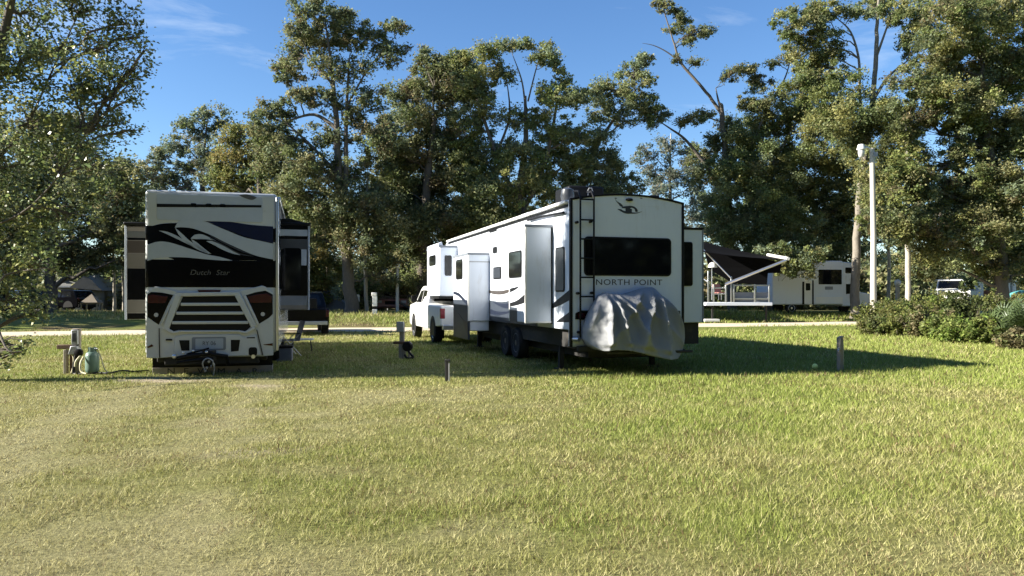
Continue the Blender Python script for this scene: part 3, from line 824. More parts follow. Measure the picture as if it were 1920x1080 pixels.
# ---------------------------------------------------------------- wheels shared by vehicles
def wheel(parent, x, y, r, w, outer=1, rim='alu'):
    """a wheel standing on the ground, axis along x; outer = side that shows its rim"""
    t = MB()
    h = w / 2
    t.lathe([(r*.62, -h*.8), (r*.72, -h), (r*.93, -h), (r*.99, -h*.72), (r, -h*.35), (r, h*.35), (r*.99, h*.72), (r*.93, h), (r*.72, h), (r*.62, h*.8)], axis='x', n=28)
    wo = bpy.data.objects.new('wheel', None); COL.objects.link(wo); wo.parent = parent; wo.location = (x, y, r)
    t.build('tyre', M['rubber'], wo, smooth=40)
    q = MB()
    s = outer
    q.lathe([(r*.63, s*h*.1), (r*.63, s*h*.82), (r*.58, s*h*.86), (r*.5, s*h*.55), (r*.2, s*h*.62), (r*.17, s*h*.85), (.02, s*h*.86)], axis='x', n=24)
    for k in range(8):
        a = 2*math.pi*k/8
        q.lathe([(r*.035, s*h*.5), (r*.035, s*h*.68)], c=(0, math.cos(a)*r*.36, math.sin(a)*r*.36), axis='x', n=8)
    q.build('rim', M[rim], wo, smooth=40)
    return wo

def plate(name, mt, parent, polys, fn, t0, t1, **k):
    first = None
    for p in polys:
        o = MB().prism(p, fn, t0, t1).build(name, mt, parent, **k)
        first = first or o
    return first

# ================================================================ the class A coach on the left
def coach():
    fr = Frame(0, 0, 15.5)
    # origin = middle of the rear wall on the ground
    w = 2.50; hw = w / 2
    L0 = Vector((-7.28, 14.8, 0))
    fr = Frame(L0.x + hw * fr.c, L0.y + hw * fr.s, 15.5)
    t = thing('motorhome', 'big bus style motorhome with black and silver swirls, louvred engine grille and slide outs', 'motorhome',
              (fr.X, fr.Y, gz(fr.X, fr.Y)), fr.a)
    zx = lambda a, b: fr.rear(220 + a / 2.7, 330 + b / 2.7, 0)
    zz = lambda b: fr.rear(395, 330 + b / 2.7, 0)[1]
    H = 3.71; Lg = 10.6
    MB().box(-hw, hw, 0, Lg, .42, H).build('body', M['cream'], t, bevel=.07, seg=4)
    # paint bands that wrap round the corners
    zb0, zb1, zb2, zb3 = zz(580), zz(414), zz(345), zz(247)
    MB().box(-hw-.003, hw+.003, -.003, Lg+.003, zb0, zb1).build('black_band', M['black_paint'], t, bevel=.07, seg=4)
    MB().box(-hw-.003, hw+.003, -.003, Lg+.003, zb2, zb3).build('black_band', M['black_paint'], t, bevel=.07, seg=4)
    D = lambda pts: [zx(*p) for p in pts]
    # dark fields of the swirl
    lx, rx = 152, 789
    plate('swirl_panel', M['black_paint'], t, [blade(D([(lx, 262), (220, 245), (300, 240), (420, 236), (560, 262), (700, 300), (rx, 300)]), D([(lx, 345), (300, 430), (500, 430), (700, 430), (rx, 440)]), 5)], onrear, -.01, .006)
    plate('navy_field', M['navy_paint'], t, [blade(D([(330, 203), (420, 208), (560, 232), (680, 250), (rx, 258)]), D([(330, 204), (430, 226), (560, 275), (680, 318), (rx, 342)]), 5)], onrear, 0, .010)
    S = []
    S.append(blade(D([(lx, 352), (200, 336), (260, 338), (360, 368), (450, 398), (520, 412), (582, 430)]), D([(lx, 432), (220, 416), (330, 414), (450, 424), (530, 430), (582, 431)]), 5))
    S.append(blade(D([(292, 262), (312, 232), (360, 222), (440, 232), (540, 272), (640, 312), (720, 330), (rx, 345)]), D([(292, 264), (330, 262), (390, 270), (470, 300), (540, 335), (620, 372), (700, 405), (rx, 425)]), 5))
    S.append(blade(D([(292, 262), (312, 300), (350, 340), (410, 376), (468, 398)]), D([(293, 264), (330, 296), (372, 334), (420, 362), (468, 398)])[::1], 5))
    S.append(blade(D([(212, 279), (250, 284), (300, 304), (350, 334), (400, 368)]), D([(212, 280), (250, 296), (300, 320), (350, 344), (400, 369)]), 5))
    S.append(blade(D([(372, 318), (392, 300), (430, 298), (468, 314), (500, 330)]), D([(373, 320), (400, 322), (430, 322), (462, 324), (500, 331)]), 4))
    S.append(blade(D([(372, 318), (392, 352), (430, 382), (476, 397)]), D([(373, 320), (402, 338), (436, 366), (476, 397)]), 4))
    S.append(blade(D([(452, 332), (480, 332), (520, 348), (580, 378), (622, 402)]), D([(453, 334), (490, 352), (530, 374), (580, 394), (622, 403)]), 4))
    plate('silver_swirl', M['silver_paint'], t, S, onrear, 0, .014)
    th = []
    for k, (o, e) in enumerate([(0, 0), (13, 14)]):
        th.append(blade(D([(470, 303+o), (540, 338+o), (620, 376+o+e*.3), (690, 404+o*.3)]), D([(470, 306+o), (540, 344+o), (620, 382+o+e*.3), (690, 405+o*.3)]), 4))
    plate('swirl_pinstripe', M['letters_dark'], t, th, onrear, 0, .017)
    # upper cap: inset panel with its dark slot and vents
    plate('upper_panel', M['silver_paint'], t, [rrect(*[q for p in (D([(200, 92)])[0][0], D([(735, 92)])[0][0]) for q in (p,)], zz(232), zz(100), .04)], onrear, -.01, .012, bevel=.006)
    plate('cap_slot', M['black_plastic'], t, [[*D([(200, 143), (730, 150), (730, 162), (200, 160)])]], onrear, 0, .016)
    plate('slot_vent', M['glass'], t, [rrect(zx(a, 0)[0], zx(a+28, 0)[0], zz(158), zz(143), .02) for a in (372, 448, 520)], onrear, 0, .019)
    plate('cap_badge', M['letters_chrome'], t, [blade(D([(618, 100), (650, 95), (690, 104), (706, 112)]), D([(618, 101), (640, 112), (680, 124), (706, 113)]), 4)], onrear, 0, .018)
    for wd, ax in (('Dutch', 420), ('Star', 532)): text_obj('model_lettering', wd, .15, M['letters_chrome'], t, (zx(ax, 0)[0], -.008, zz(492)), shear=.25, xs=1.05, ext=.003)
    # lower fascia
    Z = lambda a, b: fr.rear(270 + a / 7.2, 530 + b / 7.2, 0)
    E = lambda pts: [Z(*p) for p in pts]
    plate('lower_fascia', M['cream'], t, [E([(35, 140), (150, 58), (200, 62), (450, 118), (720, 125), (740, 142), (1020, 142), (1050, 125), (1300, 108), (1500, 68), (1590, 45), (1640, 60), (1745, 140), (1748, 985), (1600, 1000), (1110, 1005), (420, 1005), (160, 1025), (35, 1020)])], onrear, -.02, .03, bevel=.012)
    plate('brake_light', M['red_lens'], t, [E([(725, 105), (1040, 105), (1020, 140), (745, 140)])], onrear, 0, .034)
    for nm, pod, lens, rx_, ry_ in (('tail_light', [(48, 165), (100, 130), (250, 140), (400, 172), (335, 290), (205, 575), (150, 540), (50, 470)], [(60, 190), (110, 165), (330, 190), (290, 285), (60, 280)], 170, 440),
                          ('tail_light', [(1360, 180), (1500, 135), (1640, 112), (1740, 165), (1740, 430), (1690, 480), (1555, 562), (1500, 460)], [(1400, 195), (1520, 165), (1660, 150), (1725, 185), (1722, 275), (1440, 280)], 1605, 430)):
        p = plate(nm, M['black_paint'], t, [E(pod)], onrear, 0, .036, bevel=.008)
        plate('red_lens', M['red_lens'], p, [E(lens)], onrear, .03, .044, bevel=.006)
        c = Z(rx_, ry_); plate('reverse_lamp', M['clear_lens'], p, [[(c[0] + .042*math.cos(a), c[1] + .042*math.sin(a)) for a in np.linspace(0, 2*math.pi, 15)[:-1]]], onrear, .03, .046)
    # engine grille: backing, frame bars, louvres
    g = plate('engine_grille', M['black_plastic'], t, [E([(530, 195), (1240, 185), (1440, 600), (1375, 665), (1250, 645), (470, 645), (390, 665), (335, 640)])], onrear, 0, .038)
    def bar(a, b, wd, h=.075, nm='grille_frame'):
        a, b = Vector(Z(*a)), Vector(Z(*b)); n = Vector((-(b-a).y, (b-a).x)).normalized() * wd / 2
        m = MB(); m.prism([tuple(a+n), tuple(b+n), tuple(b-n), tuple(a-n)], onrear, .03, h); return m.build(nm, M['cream'], g, bevel=.012)
    bar((470, 170), (300, 640), .115); bar((1265, 165), (1490, 600), .115)
    bar((420, 178), (235, 580), .035, .06); bar((1360, 178), (1545, 575), .05, .06)
    bar((440, 165), (1300, 155), .08, .07)
    bar((290, 620), (400, 680), .06, .078); bar((395, 680), (480, 662), .045, .078); bar((478, 662), (1285, 660), .04, .078); bar((1280, 660), (1370, 678), .045, .078); bar((1370, 682), (1500, 610), .06, .078)
    for y, a, b in ((298, 500, 1300), (418, 440, 1350), (545, 380, 1410)):
        bar((a, y), (b, y - 3), .062, .062, 'louvre')
    # bumper with plate recess, pockets, exhaust, reflectors
    bp = plate('bumper_panel', M['cream'], t, [E([(450, 730), (560, 705), (1290, 705), (1340, 740), (1380, 740), (1520, 700), (1590, 985), (1110, 1000), (400, 1000), (420, 740)])], onrear, .02, .055, bevel=.014)
    plate('plate_recess', M['grey_paint'], bp, [rrect(Z(650, 0)[0], Z(1110, 0)[0], Z(0, 930)[1], Z(0, 750)[1], .03)], onrear, .03, .060)
    lp = plate('licence_plate', M['plate_white'], bp, [rrect(Z(700, 0)[0], Z(1075, 0)[0], Z(0, 912)[1], Z(0, 770)[1], .015)], onrear, .05, .066)
    text_obj('plate_number', 'RY 06', .115, M['swoosh_blue'], lp, (Z(885, 0)[0], -.067, Z(0, 838)[1]), xs=.9, ext=.002)
    plate('bumper_pocket', M['black_plastic'], bp, [E([(480, 780), (620, 780), (620, 920), (510, 920)]), E([(1175, 775), (1300, 775), (1280, 925), (1178, 935)])], onrear, .03, .059)
    plate('bumper_seam', M['black_plastic'], bp, [E([(1520, 640), (1530, 640), (1612, 985), (1600, 985)]), E([(205, 620), (213, 620), (222, 1015), (212, 1015)]), E([(1390, 740), (1500, 738), (1500, 755), (1390, 755)]), E([(300, 765), (385, 765), (385, 785), (300, 785)])], onrear, .02, .058)
    ex = plate('exhaust_opening', M['black_plastic'], bp, [rrect(Z(1415, 0)[0], Z(1530, 0)[0], Z(0, 1020)[1], Z(0, 900)[1], .05)], onrear, .03, .061)
    c = Z(1478, 1000); MB().tube([(c[0], .2, c[1]), (c[0], -.075, c[1])], .042, 14).build('exhaust_pipe', M['alu'], ex, smooth=40)
    plate('reflector', M['red_lens'], bp, [E([(45, 870), (110, 835), (135, 862), (60, 888)])], onrear, .0, .04)
    plate('reflector', M['red_lens'], bp, [E([(1610, 838), (1740, 820), (1740, 858), (1620, 845)])], onrear, .0, .04)
    # chassis, wheels, mud flap
    MB().box(-1.05, 1.05, .12, Lg - .3, .26, .45).box(-.9, .9, .05, .3, .20, .42).build('chassis', M['chassis'], t, bevel=.02)
    for s in (-1, 1):
        wheel(t, s*.95, 3.1, .50, .52, s); wheel(t, s*1.02, 8.6, .50, .30, s)
    x0, z0 = fr.rear(286, 708, .3); x1, z1 = fr.rear(511, 690, .3)
    fl = MB().box(x0, x1, .29, .30, max(.02, z0), .46).build('mud_flap', M['black_plastic'], t)  # black flap carried up to the body, standing in for the shade underneath
    a, b = fr.rear(286, 690.5, .3), fr.rear(511, 703, .3)
    MB().box(a[0], b[0], .280, .289, b[1], a[1]).build('flap_plate', M['flap_tin'], fl, bevel=.004)
    for ch, px in zip('NEWMAR', (321, 349, 381, 415, 448, 478)):
        text_obj('flap_letter', ch, .17, M['letters_dark'], fl, (fr.rear(px, 697, .28)[0], .279, fr.rear(px, 697, .28)[1]), xs=1.25, ext=.003)
    # slide outs
    def slide(x_in, x_out, y0, y1, z0, z1, col_rows, px_rows):
        s = MB().box(x_in, x_out, y0, y1, z0, z1).build('slide_out', M['taupe_paint'], t, bevel=.03)
        xa, xb = sorted((x_in, x_out))
        for nm, mt, a, b, e in col_rows:
            MB().box(xa + .03, xb - .03, y0 - e, y0 + .01, a, b).build(nm, M[mt], s, bevel=.006)
            MB().box(x_out - (.01 if x_out > 0 else e), x_out + (e if x_out > 0 else .01), y0 + .05, y1 - .05, a, b).build(nm, M[mt], s, bevel=.006)
        for x in (xa, xb):
            MB().box(x - .02, x + .02, y0 - .022, y0 + .02, z0, z1).build('edge_trim', M['silver_paint'], s, bevel=.008)
        MB().box(xa - .03, xb + .05, y0 - .12, y1 + .1, z1, z1 + .07).build('slide_topper', M['black_plastic'], s, bevel=.02)
        return s
    yR = 2.5
    q = lambda py: fr.rear(552, py, yR)[1]
    sR = slide(1.2, fr.rear(579, 500, yR)[0], yR, yR + 4.2, q(582), q(424), [('black_stripe', 'black_paint', q(432), q(424), .006), ('white_stripe', 'silver_paint', q(443), q(431), .008), ('dark_stripe', 'black_paint', q(449), q(443.5), .009), ('grey_stripe', 'dark_grey_paint', q(468), q(449.5), .007), ('dark_panel', 'black_paint', q(555), q(468.5), .006), ('sill_panel', 'grey_paint', q(573), q(556), .008)], None)
    xw0, xw1 = fr.rear(529, 500, yR)[0], fr.rear(564, 500, yR)[0]
    plate('slide_window', M['glass'], sR, [rrect(max(xw0, 1.28), xw1, q(545), q(466), .05)], lambda x, z, tt: (x, yR - tt, z), 0, .016)
    plate('grey_hatch', M['silver_paint'], sR, [rrect(fr.rear(565, 500, yR)[0], fr.rear(575, 500, yR)[0], q(498), q(468), .01)], lambda x, z, tt: (x, yR - tt, z), 0, .018)
    MB().prism([(q2 - .0, q(424) + dz) for q2, dz in ((1.25, .0), (1.25, .16), (1.45, .17), (1.85, .07), (1.85, .0))], lambda x, z, tt: (x, yR + tt, z), -.06, 3.9).build('slide_awning', M['black_plastic'], sR, bevel=.02)
    yL = 1.75
    q = lambda py: fr.rear(255, py, yL)[1]
    sL = slide(-1.2, fr.rear(236, 500, yL)[0], yL, yL + 5.0, q(600), q(424), [('pale_stripe', 'slide_grey', q(446), q(434), .006), ('dark_stripe', 'black_paint', q(451), q(446.5), .008), ('brown_panel', 'vinyl_taupe', q(475), q(452), .006), ('tan_panel', 'slide_tan', q(503), q(476), .0065), ('dark_panel', 'black_paint', q(563), q(504), .006), ('beige_panel', 'slide_tan', q(587), q(564), .006), ('sill_panel', 'black_paint', q(599), q(588), .007)], None)
    # near side: basement doors, wheel arch, awning rail, hoses
    for k in range(5):
        MB().box(hw - .01, hw + .012, .4 + k * 1.15, 1.48 + k * 1.15, .46, 1.12).build('basement_door', M['silver_paint'], t, bevel=.01)
    MB().box(hw, hw + .07, .1, Lg - .4, H - .16, H - .05).build('awning_rail', M['alu'], t, bevel=.02)
    MB().box(hw - .02, hw + .035, -.03, .06, .46, H - .08).build('corner_trim', M['alu'], t, bevel=.012)
    m = MB().box(-.5, .2, 5.2, 6.2, H, H + .28); m.build('roof_unit', M['white_shell'], t, bevel=.06)
    for s in (-1, 1):
        m = MB(); 
        for zc in (.06, .12): m.box(s*1.0 - .14, s*1.0 + .14, .55, .85, zc - .055, zc)
        m.box(s*1.0 - .04, s*1.0 + .04, .66, .74, .12, .42); m.build('levelling_jack', M['grey_steel'], t)
    return fr, t
coach_fr, coach_t = coach()

def tow_bar():
    fr = coach_fr
    o = thing('tow_bar', 'folded black tow bar with shackles hung under the motorhome plate', 'tow bar', (fr.X, fr.Y, 0), fr.a)
    Q = lambda px, py, y: (fr.rear(px, py, y)[0], y, fr.rear(px, py, y)[1])
    MB().tube([Q(392, 676, .2), Q(392, 676, -.30)], .045, 8).box(Q(380, 0, -.28)[0], Q(405, 0, -.28)[0], -.36, -.22, Q(0, 684, -.28)[2], Q(0, 664, -.28)[2]).build('receiver', M['chassis'], o, bevel=.01)
    a = MB()
    a.tube([Q(330, 672, -.34), Q(350, 668, -.36), Q(395, 662, -.36)], .04, 8)
    a.tube([Q(332, 680, -.32), Q(360, 676, -.36), Q(400, 672, -.34)], .035, 8)
    a.tube([Q(395, 664, -.36), Q(425, 668, -.30), Q(428, 684, -.20)], .04, 8)
    a.tube([Q(350, 664, -.33), Q(378, 657, -.36), Q(392, 653, -.36)], .02, 7)
    a.build('arm', M['black_plastic'], o, smooth=50)
    m = MB()
    for px, py, r in ((327, 668, .05), (344, 661, .03), (362, 658, .026), (387, 660, .03)):
        m.ball(Q(px, py, -.37), r, 10, 6)
    m.build('pin', M['alu'], o, smooth=60)
    c = MB()
    for k in range(7):
        cx, cy, cz = Q(392 + 9 * math.sin(k * .9), 678 + 3.2 * k * .9, -.38)
        c.lathe([(.020, -.01), (.028, 0), (.020, .01)], c=(cx, cy, cz), axis='x' if k % 2 else 'y', n=10)
    pts = [Q(382, 690, -.4), Q(380, 680, -.42), Q(388, 672, -.42), Q(398, 676, -.4), Q(402, 690, -.38), Q(400, 704, -.34)]
    c.tube([tuple(x) for x in spline(pts, 4)], .014, 6)
    c.build('safety_cable', M['grey_steel'], o, smooth=50)
tow_bar()

# ================================================================ the white fifth wheel trailer
TR = Frame(1.193 + 1.295 * math.cos(R(17)), 15.26 + 1.295 * math.sin(R(17)), 17.0)
def trailer():
    fr = TR
    hw = 1.295
    t = thing('travel_trailer', 'long white fifth wheel trailer with a black rear window, ladder and slide outs', 'trailer', (fr.X, fr.Y, 0), fr.a)
    Rz = lambda a, b, y=0: fr.rear(1030 + a / 2.919, 330 + b / 2.919, y)
    prof = [(0, .56), (0, 3.58), (11.85, 3.58), (12.3, 3.45), (12.75, 3.05), (12.95, 2.5), (12.9, 2.0), (12.6, 1.72), (9.25, 1.64), (8.95, 1.3), (8.8, .90), (.12, .90), (.12, .56)]
    MB().prism(prof, lambda y, z, x: (x, y, z), -hw, hw).build('body', M['white_shell'], t, bevel=.02)
    # crowned roof
    m = MB(); xs = np.linspace(-hw, hw, 15)
    arch = [(x, 3.57 + .14 * (1 - (x / hw) ** 2)) for x in xs]
    m.prism([(-hw, 3.50)] + arch + [(hw, 3.50)], lambda x, z, y: (x, y, z), -.012, 11.9)
    rf = m.build('roof', M['white_shell'], t)
    # black edge trims on the rear wall
    m = MB()
    up = [(x * 1.008, z + .028) for x, z in arch]; lo = [(x * .985, z - .012) for x, z in arch]
    m.prism(up + lo[::-1], lambda x, z, y: (x, y, z), -.03, .06)
    m.box(-hw - .012, -hw + .04, -.03, .05, .55, 3.59).box(hw - .035, hw + .012, -.03, .05, .55, 3.59)
    m.build('edge_trim', M['black_plastic'], t, bevel=.006)
    plate('rear_wall_panel', M['white_shell'], t, [[(-hw + .06, .60), (hw - .05, .60), (hw - .05, 3.52)] + [(x, z - .06) for x, z in arch[::-1] if abs(x) < hw - .1] + [(-hw + .06, 3.52)]], onrear, -.02, .008)
    # rear window
    a, b = Rz(188, 545), Rz(665, 342)
    wn = plate('rear_window', M['black_plastic'], t, [rrect(a[0], b[0], a[1], b[1], .09, 6)], onrear, 0, .024, bevel=.006)
    plate('pane', M['glass'], wn, [rrect(a[0] + .035, b[0] - .035, a[1] + .035, b[1] - .035, .07, 6)], onrear, .02, .028)
    a2, b2 = Rz(640, 432), Rz(210, 420)
    # ladder
    ld = bpy.data.objects.new('ladder', None); COL.objects.link(ld); ld.parent = t
    xl, xr = Rz(170, 400, -.10)[0], Rz(244, 400, -.10)[0]
    zt, zb = Rz(170, 125, -.1)[1], Rz(170, 890, -.1)[1]
    for x, lowz in ((xl, zb), (xr, Rz(244, 735, -.1)[1])):
        MB().tube([(x, .25, zt + .20), (x, .02, zt + .18), (x, -.10, zt + .03), (x, -.10, lowz), (x, -.01, lowz - .05)], .021, 8).build('rail', M['black_plastic'], ld, smooth=50)
    for zy in (128, 240, 345, 450, 555, 660, 740):
        z = Rz(205, zy, -.1)[1]
        MB().tube([(xl, -.10, z), (xr, -.10, z)], .017, 8).build('rung', M['black_plastic'], ld, smooth=50)
    for zx_, zy in ((150, 254), (226, 250), (155, 642), (232, 640), (160, 855)):
        x, z = Rz(zx_, zy, -.05)
        MB().tube([(x, -.0, z), (x, -.10, z)], .028, 8).build('bracket', M['black_plastic'], ld, smooth=50)
    # lights, camera, lettering, emblem
    p = plate('tail_light', M['black_paint'], t, [blade([Rz(*q) for q in ((142, 752), (160, 742), (210, 736), (256, 733))], [Rz(*q) for q in ((140, 783), (180, 786), (220, 785), (256, 784))], 4)], onrear, 0, .03, bevel=.008)
    plate('red_lens', M['red_lens'], p, [rrect(Rz(152, 0)[0], Rz(195, 0)[0], Rz(0, 778)[1], Rz(0, 752)[1], .02)], onrear, .02, .036)
    mir = Rz(0, 760)[1]
    p = plate('tail_light', M['black_paint'], t, [rrect(hw - .42, hw - .08, mir - .07, mir + .07, .03)], onrear, 0, .03, bevel=.008)
    c = Rz(435, 131); 
    MB().ball((c[0], -.03, c[1]), (.085, .06, .032), 14, 8).build('rear_camera', M['black_plastic'], t, smooth=60)
    for zx_ in (362, 502, 690, 710):
        x, z = Rz(zx_, 122 if zx_ < 600 else 145); MB().box(x - .025, x + .025, -.016, 0, z - .012, z + .012).build('marker_light', M['red_lens'] if zx_ > 600 else M['grey_paint'], t, bevel=.004)
    a, b = Rz(255, 600), Rz(615, 567)
    cy = (a[1] + b[1]) / 2
    me_all = text_mesh('NORTH POINT', .17, spacing=1.08); wid = max(v.co.x for v in me_all.vertices) - min(v.co.x for v in me_all.vertices)
    xsc = (b[0] - a[0]) / wid
    for word, side in (('NORTH', -1), ('POINT', 1)):
        o = text_obj('lettering', word, .17, M['letters_dark'], t, (0, -.010, cy), xs=xsc, ext=.003, spacing=1.08)
        half = (max(v.co.x for v in o.data.vertices) - min(v.co.x for v in o.data.vertices)) / 2
        o.location.x = (a[0] + half) if side < 0 else (b[0] - half)
    # emblem: a bird in flight, dark vinyl
    B = lambda pts: [fr.rear(1140 + x / 21.6, 360 + y / 21.6, 0) for x, y in pts]
    pol = [blade(B([(545, 650), (600, 590), (780, 570), (900, 560), (1040, 590), (1150, 670), (1200, 760)]), B([(545, 655), (700, 665), (820, 690), (950, 640), (1050, 680), (1100, 740), (1200, 775)]), 4),
           blade(B([(380, 690), (520, 700), (620, 760), (760, 780), (900, 800), (1000, 830), (1210, 830), (1370, 780)]), B([(385, 700), (520, 790), (640, 850), (780, 885), (900, 880), (1060, 880), (1240, 850), (1370, 785)]), 4),
           blade(B([(700, 640), (840, 650), (960, 700)]), B([(705, 800), (830, 810), (955, 820)]), 3),
           blade(B([(270, 215), (330, 350), (430, 420), (520, 480), (600, 560)]), B([(272, 270), (330, 400), (430, 500), (480, 570), (590, 620)]), 4),
           blade(B([(1090, 690), (1150, 720), (1195, 790)]), B([(1085, 780), (1130, 810), (1190, 800)]), 3)]
    plate('emblem', M['letters_dark'], t, pol, onrear, 0, .012)
    # bumper, rack, underbody
    MB().box(-1.12, 1.12, .14, 8.7, .50, .895).box(-.85, .85, .14, 8.6, .30, .52).build('chassis', M['chassis'], t, bevel=.02)
    x, z = Rz(142, 893)
    m = MB().tube([(x - .06, .02, z), (x + .03, -.14, z)], .05, 10); m.build('bumper_end', M['alu'], t, smooth=50)
    MB().box(-1.18, 1.18, -.12, -.02, .46, .58).build('rear_bumper', M['chassis'], t, bevel=.015)
    m = MB()
    for yy in (-.32, -.62): m.box(-.75, 1.15, yy - .03, yy + .03, .44, .49)
    m.box(-.05, .05, -.7, .1, .40, .45).box(.5, .6, -.7, .1, .40, .45); m.build('cargo_rack', M['chassis'], t, bevel=.008)
    for s in (-1, 1):
        for yy in (4.1, 5.05): wheel(t, s * 1.08, yy, .40, .26, s, 'dark_grey_paint')
        MB().box(s*1.1 - .05, s*1.1 + .05, 1.0, 1.1, .03, .5).box(s*1.1 - .12, s*1.1 + .12, .93, 1.17, 0, .03).build('stabiliser_leg', M['chassis'], t)
        MB().box(s*1.0 - .06, s*1.0 + .06, 8.5, 8.62, .03, .8).box(s*1.0 - .14, s*1.0 + .14, 8.42, 8.7, 0, .03).build('landing_leg', M['chassis'], t)
    MB().box(-.25, .25, 10.6, 11.4, 1.2, 1.66).build('pin_box', M['chassis'], t, bevel=.03)
    # roof gear
    x0, z0 = fr.rear(1066, 366, 1.6); x1, z1 = fr.rear(1133, 350, 1.6)
    ac = MB().box(x0, x1, 1.6, 2.5, 3.6, z1).build('roof_air_conditioner', M['black_plastic'], t, bevel=.05)
    cx = fr.rear(1106, 355, 1.58)
    MB().tube([(cx[0] - .05, 1.585, 3.68), (cx[0] - .05, 1.57, z1 - .1), (cx[0] - .02, 1.57, z1 - .05), (cx[0] + .04, 1.57, z1 - .05), (cx[0] + .06, 1.57, z1 - .1), (cx[0] + .06, 1.585, 3.68)], .012, 6).build('condenser_pipe', M['grey_steel'], ac)
    MB().lathe([(.13, 0), (.15, .1), (.13, .24), (.05, .28)], c=(-hw + .17, .6, 3.62), n=16).build('vent_cap', M['dark_grey_paint'], t, smooth=40)
    MB().box(-.3, .3, 5.8, 6.5, 3.66, 3.98).build('roof_vent', M['white_shell'], t, bevel=.05)
    MB().box(.72, .95, .4, .8, 3.60, 3.80).build('roof_vent', M['black_plastic'], t, bevel=.03)
    # ---------- left side wall
    S = lambda a, b, x: fr.side(740 + a / 3, 340 + b / 3, x)
    T = lambda a, b, x: fr.side(840 + a / 5.4, 440 + b / 5.4, x)
    xw = -hw; xo = -hw - .62
    ow = onside(xw); oo = onside(xo)
    # roof edge rail with its dark shadow gap
    MB().box(xw - .085, xw + .01, .12, 11.8, 3.50, 3.575).build('awning_rail', M['tin_white'], t, bevel=.02)
    MB().box(xw - .02, xw + .01, .12, 11.8, 3.44, 3.485).build('rail_gap', M['black_plastic'], t)
    MB().tube([(xw - .05, .25, 3.33), (xw - .06, 1.5, 3.38), (xw - .06, 2.6, 3.40)], .028, 8).build('topper_tube', M['black_plastic'], t, smooth=50)
    # rear bit of wall
    a, b = S(908, 622, xw), S(958, 366, xw)
    w1 = plate('side_window', M['black_plastic'], t, [rrect(*sorted((a[0], b[0])), a[1], b[1], .07)], ow, 0, .02)
    plate('pane', M['glass_grey'], w1, [rrect(min(a[0], b[0]) + .03, max(a[0], b[0]) - .03, a[1] + .03, b[1] - .03, .05)], ow, .015, .025)
    G = lambda pts, x, f=S: [f(*p, x) for p in pts]
    plate('graphic_grey', M['vinyl_dark'], t, [G([(888, 690), (930, 655), (985, 610), (985, 668), (935, 695), (890, 715)], xw), G([(905, 792), (985, 735), (985, 792)], xw)], ow, 0, .006)
    # slide A
    dA, fA = 1.06, fr.side(955, 500, xo)[0]
    zA1, zA0 = fr.rear(1000, 425, dA)[1], fr.rear(1000, 605, dA)[1]
    sA = MB().box(xo, xw + .1, dA, fA, zA0, zA1).build('slide_out', M['white_shell'], t, bevel=.02)
    MB().box(xw - .035, xw + .02, dA - .012, dA + .05, zA0 - .03, zA1 + .05).build('slide_seal', M['black_plastic'], sA)
    MB().box(xo - .02, xw, dA - .02, dA + .03, zA1 - .005, zA1 + .05).build('slide_seal', M['grey_paint'], sA)
    a, b = S(645, 545, xo), S(716, 386, xo)
    w1 = plate('side_window', M['black_plastic'], sA, [rrect(*sorted((a[0], b[0])), a[1], b[1], .07)], oo, 0, .02)
    plate('pane', M['glass'], w1, [rrect(min(a[0], b[0]) + .03, max(a[0], b[0]) - .03, a[1] + .03, b[1] - .03, .05)], oo, .015, .025)
    plate('graphic_dark', M['vinyl_dark'], sA, [blade(G([(628, 545), (690, 530), (720, 524)], xo, T)[::-1], G([(628, 585), (680, 560), (720, 530)], xo, T)[::-1], 4),
                                            blade(G([(628, 690), (700, 665), (780, 600)], xo, T)[::-1], G([(628, 730), (700, 715), (780, 690)], xo, T)[::-1], 4)], oo, 0, .005)
    plate('graphic_blue', M['vinyl_slate'], sA, [G([(624, 730), (700, 738), (700, 895), (624, 893)], xo, T)], oo, 0, .004)
    MB().box(xo - .012, xo + .035, dA - .012, dA + .03, zA0, zA1).build('corner_moulding', M['tin_white'], sA, bevel=.006)
    MB().box(xo - .008, xo + .02, fA - .03, fA + .006, zA0, zA1).build('corner_moulding', M['tin_white'], sA, bevel=.006)
    MB().box(xo - .01, xw, dA - .012, dA + .02, zA0 - .012, zA0 + .03).build('corner_moulding', M['tin_white'], sA, bevel=.006)
    # wall between the slides
    plate('lower_skirt', M['vinyl_slate'], t, [[(fA - .2, zA0 - .02), (fA - .2, 1.62), (4.5, 1.50), (7.0, 1.56), (7.0, .905), (fA - .2, .905)]], ow, 0, .004)
    plate('graphic_taupe', M['vinyl_taupe'], t, [blade(G([(340, 550), (450, 566), (550, 566), (640, 545)], xw, T)[::-1], G([(340, 553), (450, 600), (550, 606), (640, 575)], xw, T)[::-1], 5)], ow, 0, .006)
    plate('graphic_white', M['white_shell'], t, [blade(G([(335, 585), (450, 620), (550, 625), (660, 600)], xw, T)[::-1], G([(335, 650), (450, 668), (550, 680), (660, 660)], xw, T)[::-1], 5)], ow, 0, .007)
    plate('graphic_blue', M['vinyl_navy'], t, [blade(G([(340, 690), (430, 750), (520, 778), (660, 772)], xw, T)[::-1], G([(340, 740), (430, 800), (520, 818), (660, 778)], xw, T)[::-1], 5),
                                          blade(G([(460, 680), (560, 700), (660, 685)], xw, T)[::-1], G([(462, 690), (570, 742), (660, 735)], xw, T)[::-1], 5),
                                          G([(385, 820), (400, 820), (490, 880), (430, 870)], xw, T)], ow, 0, .008)
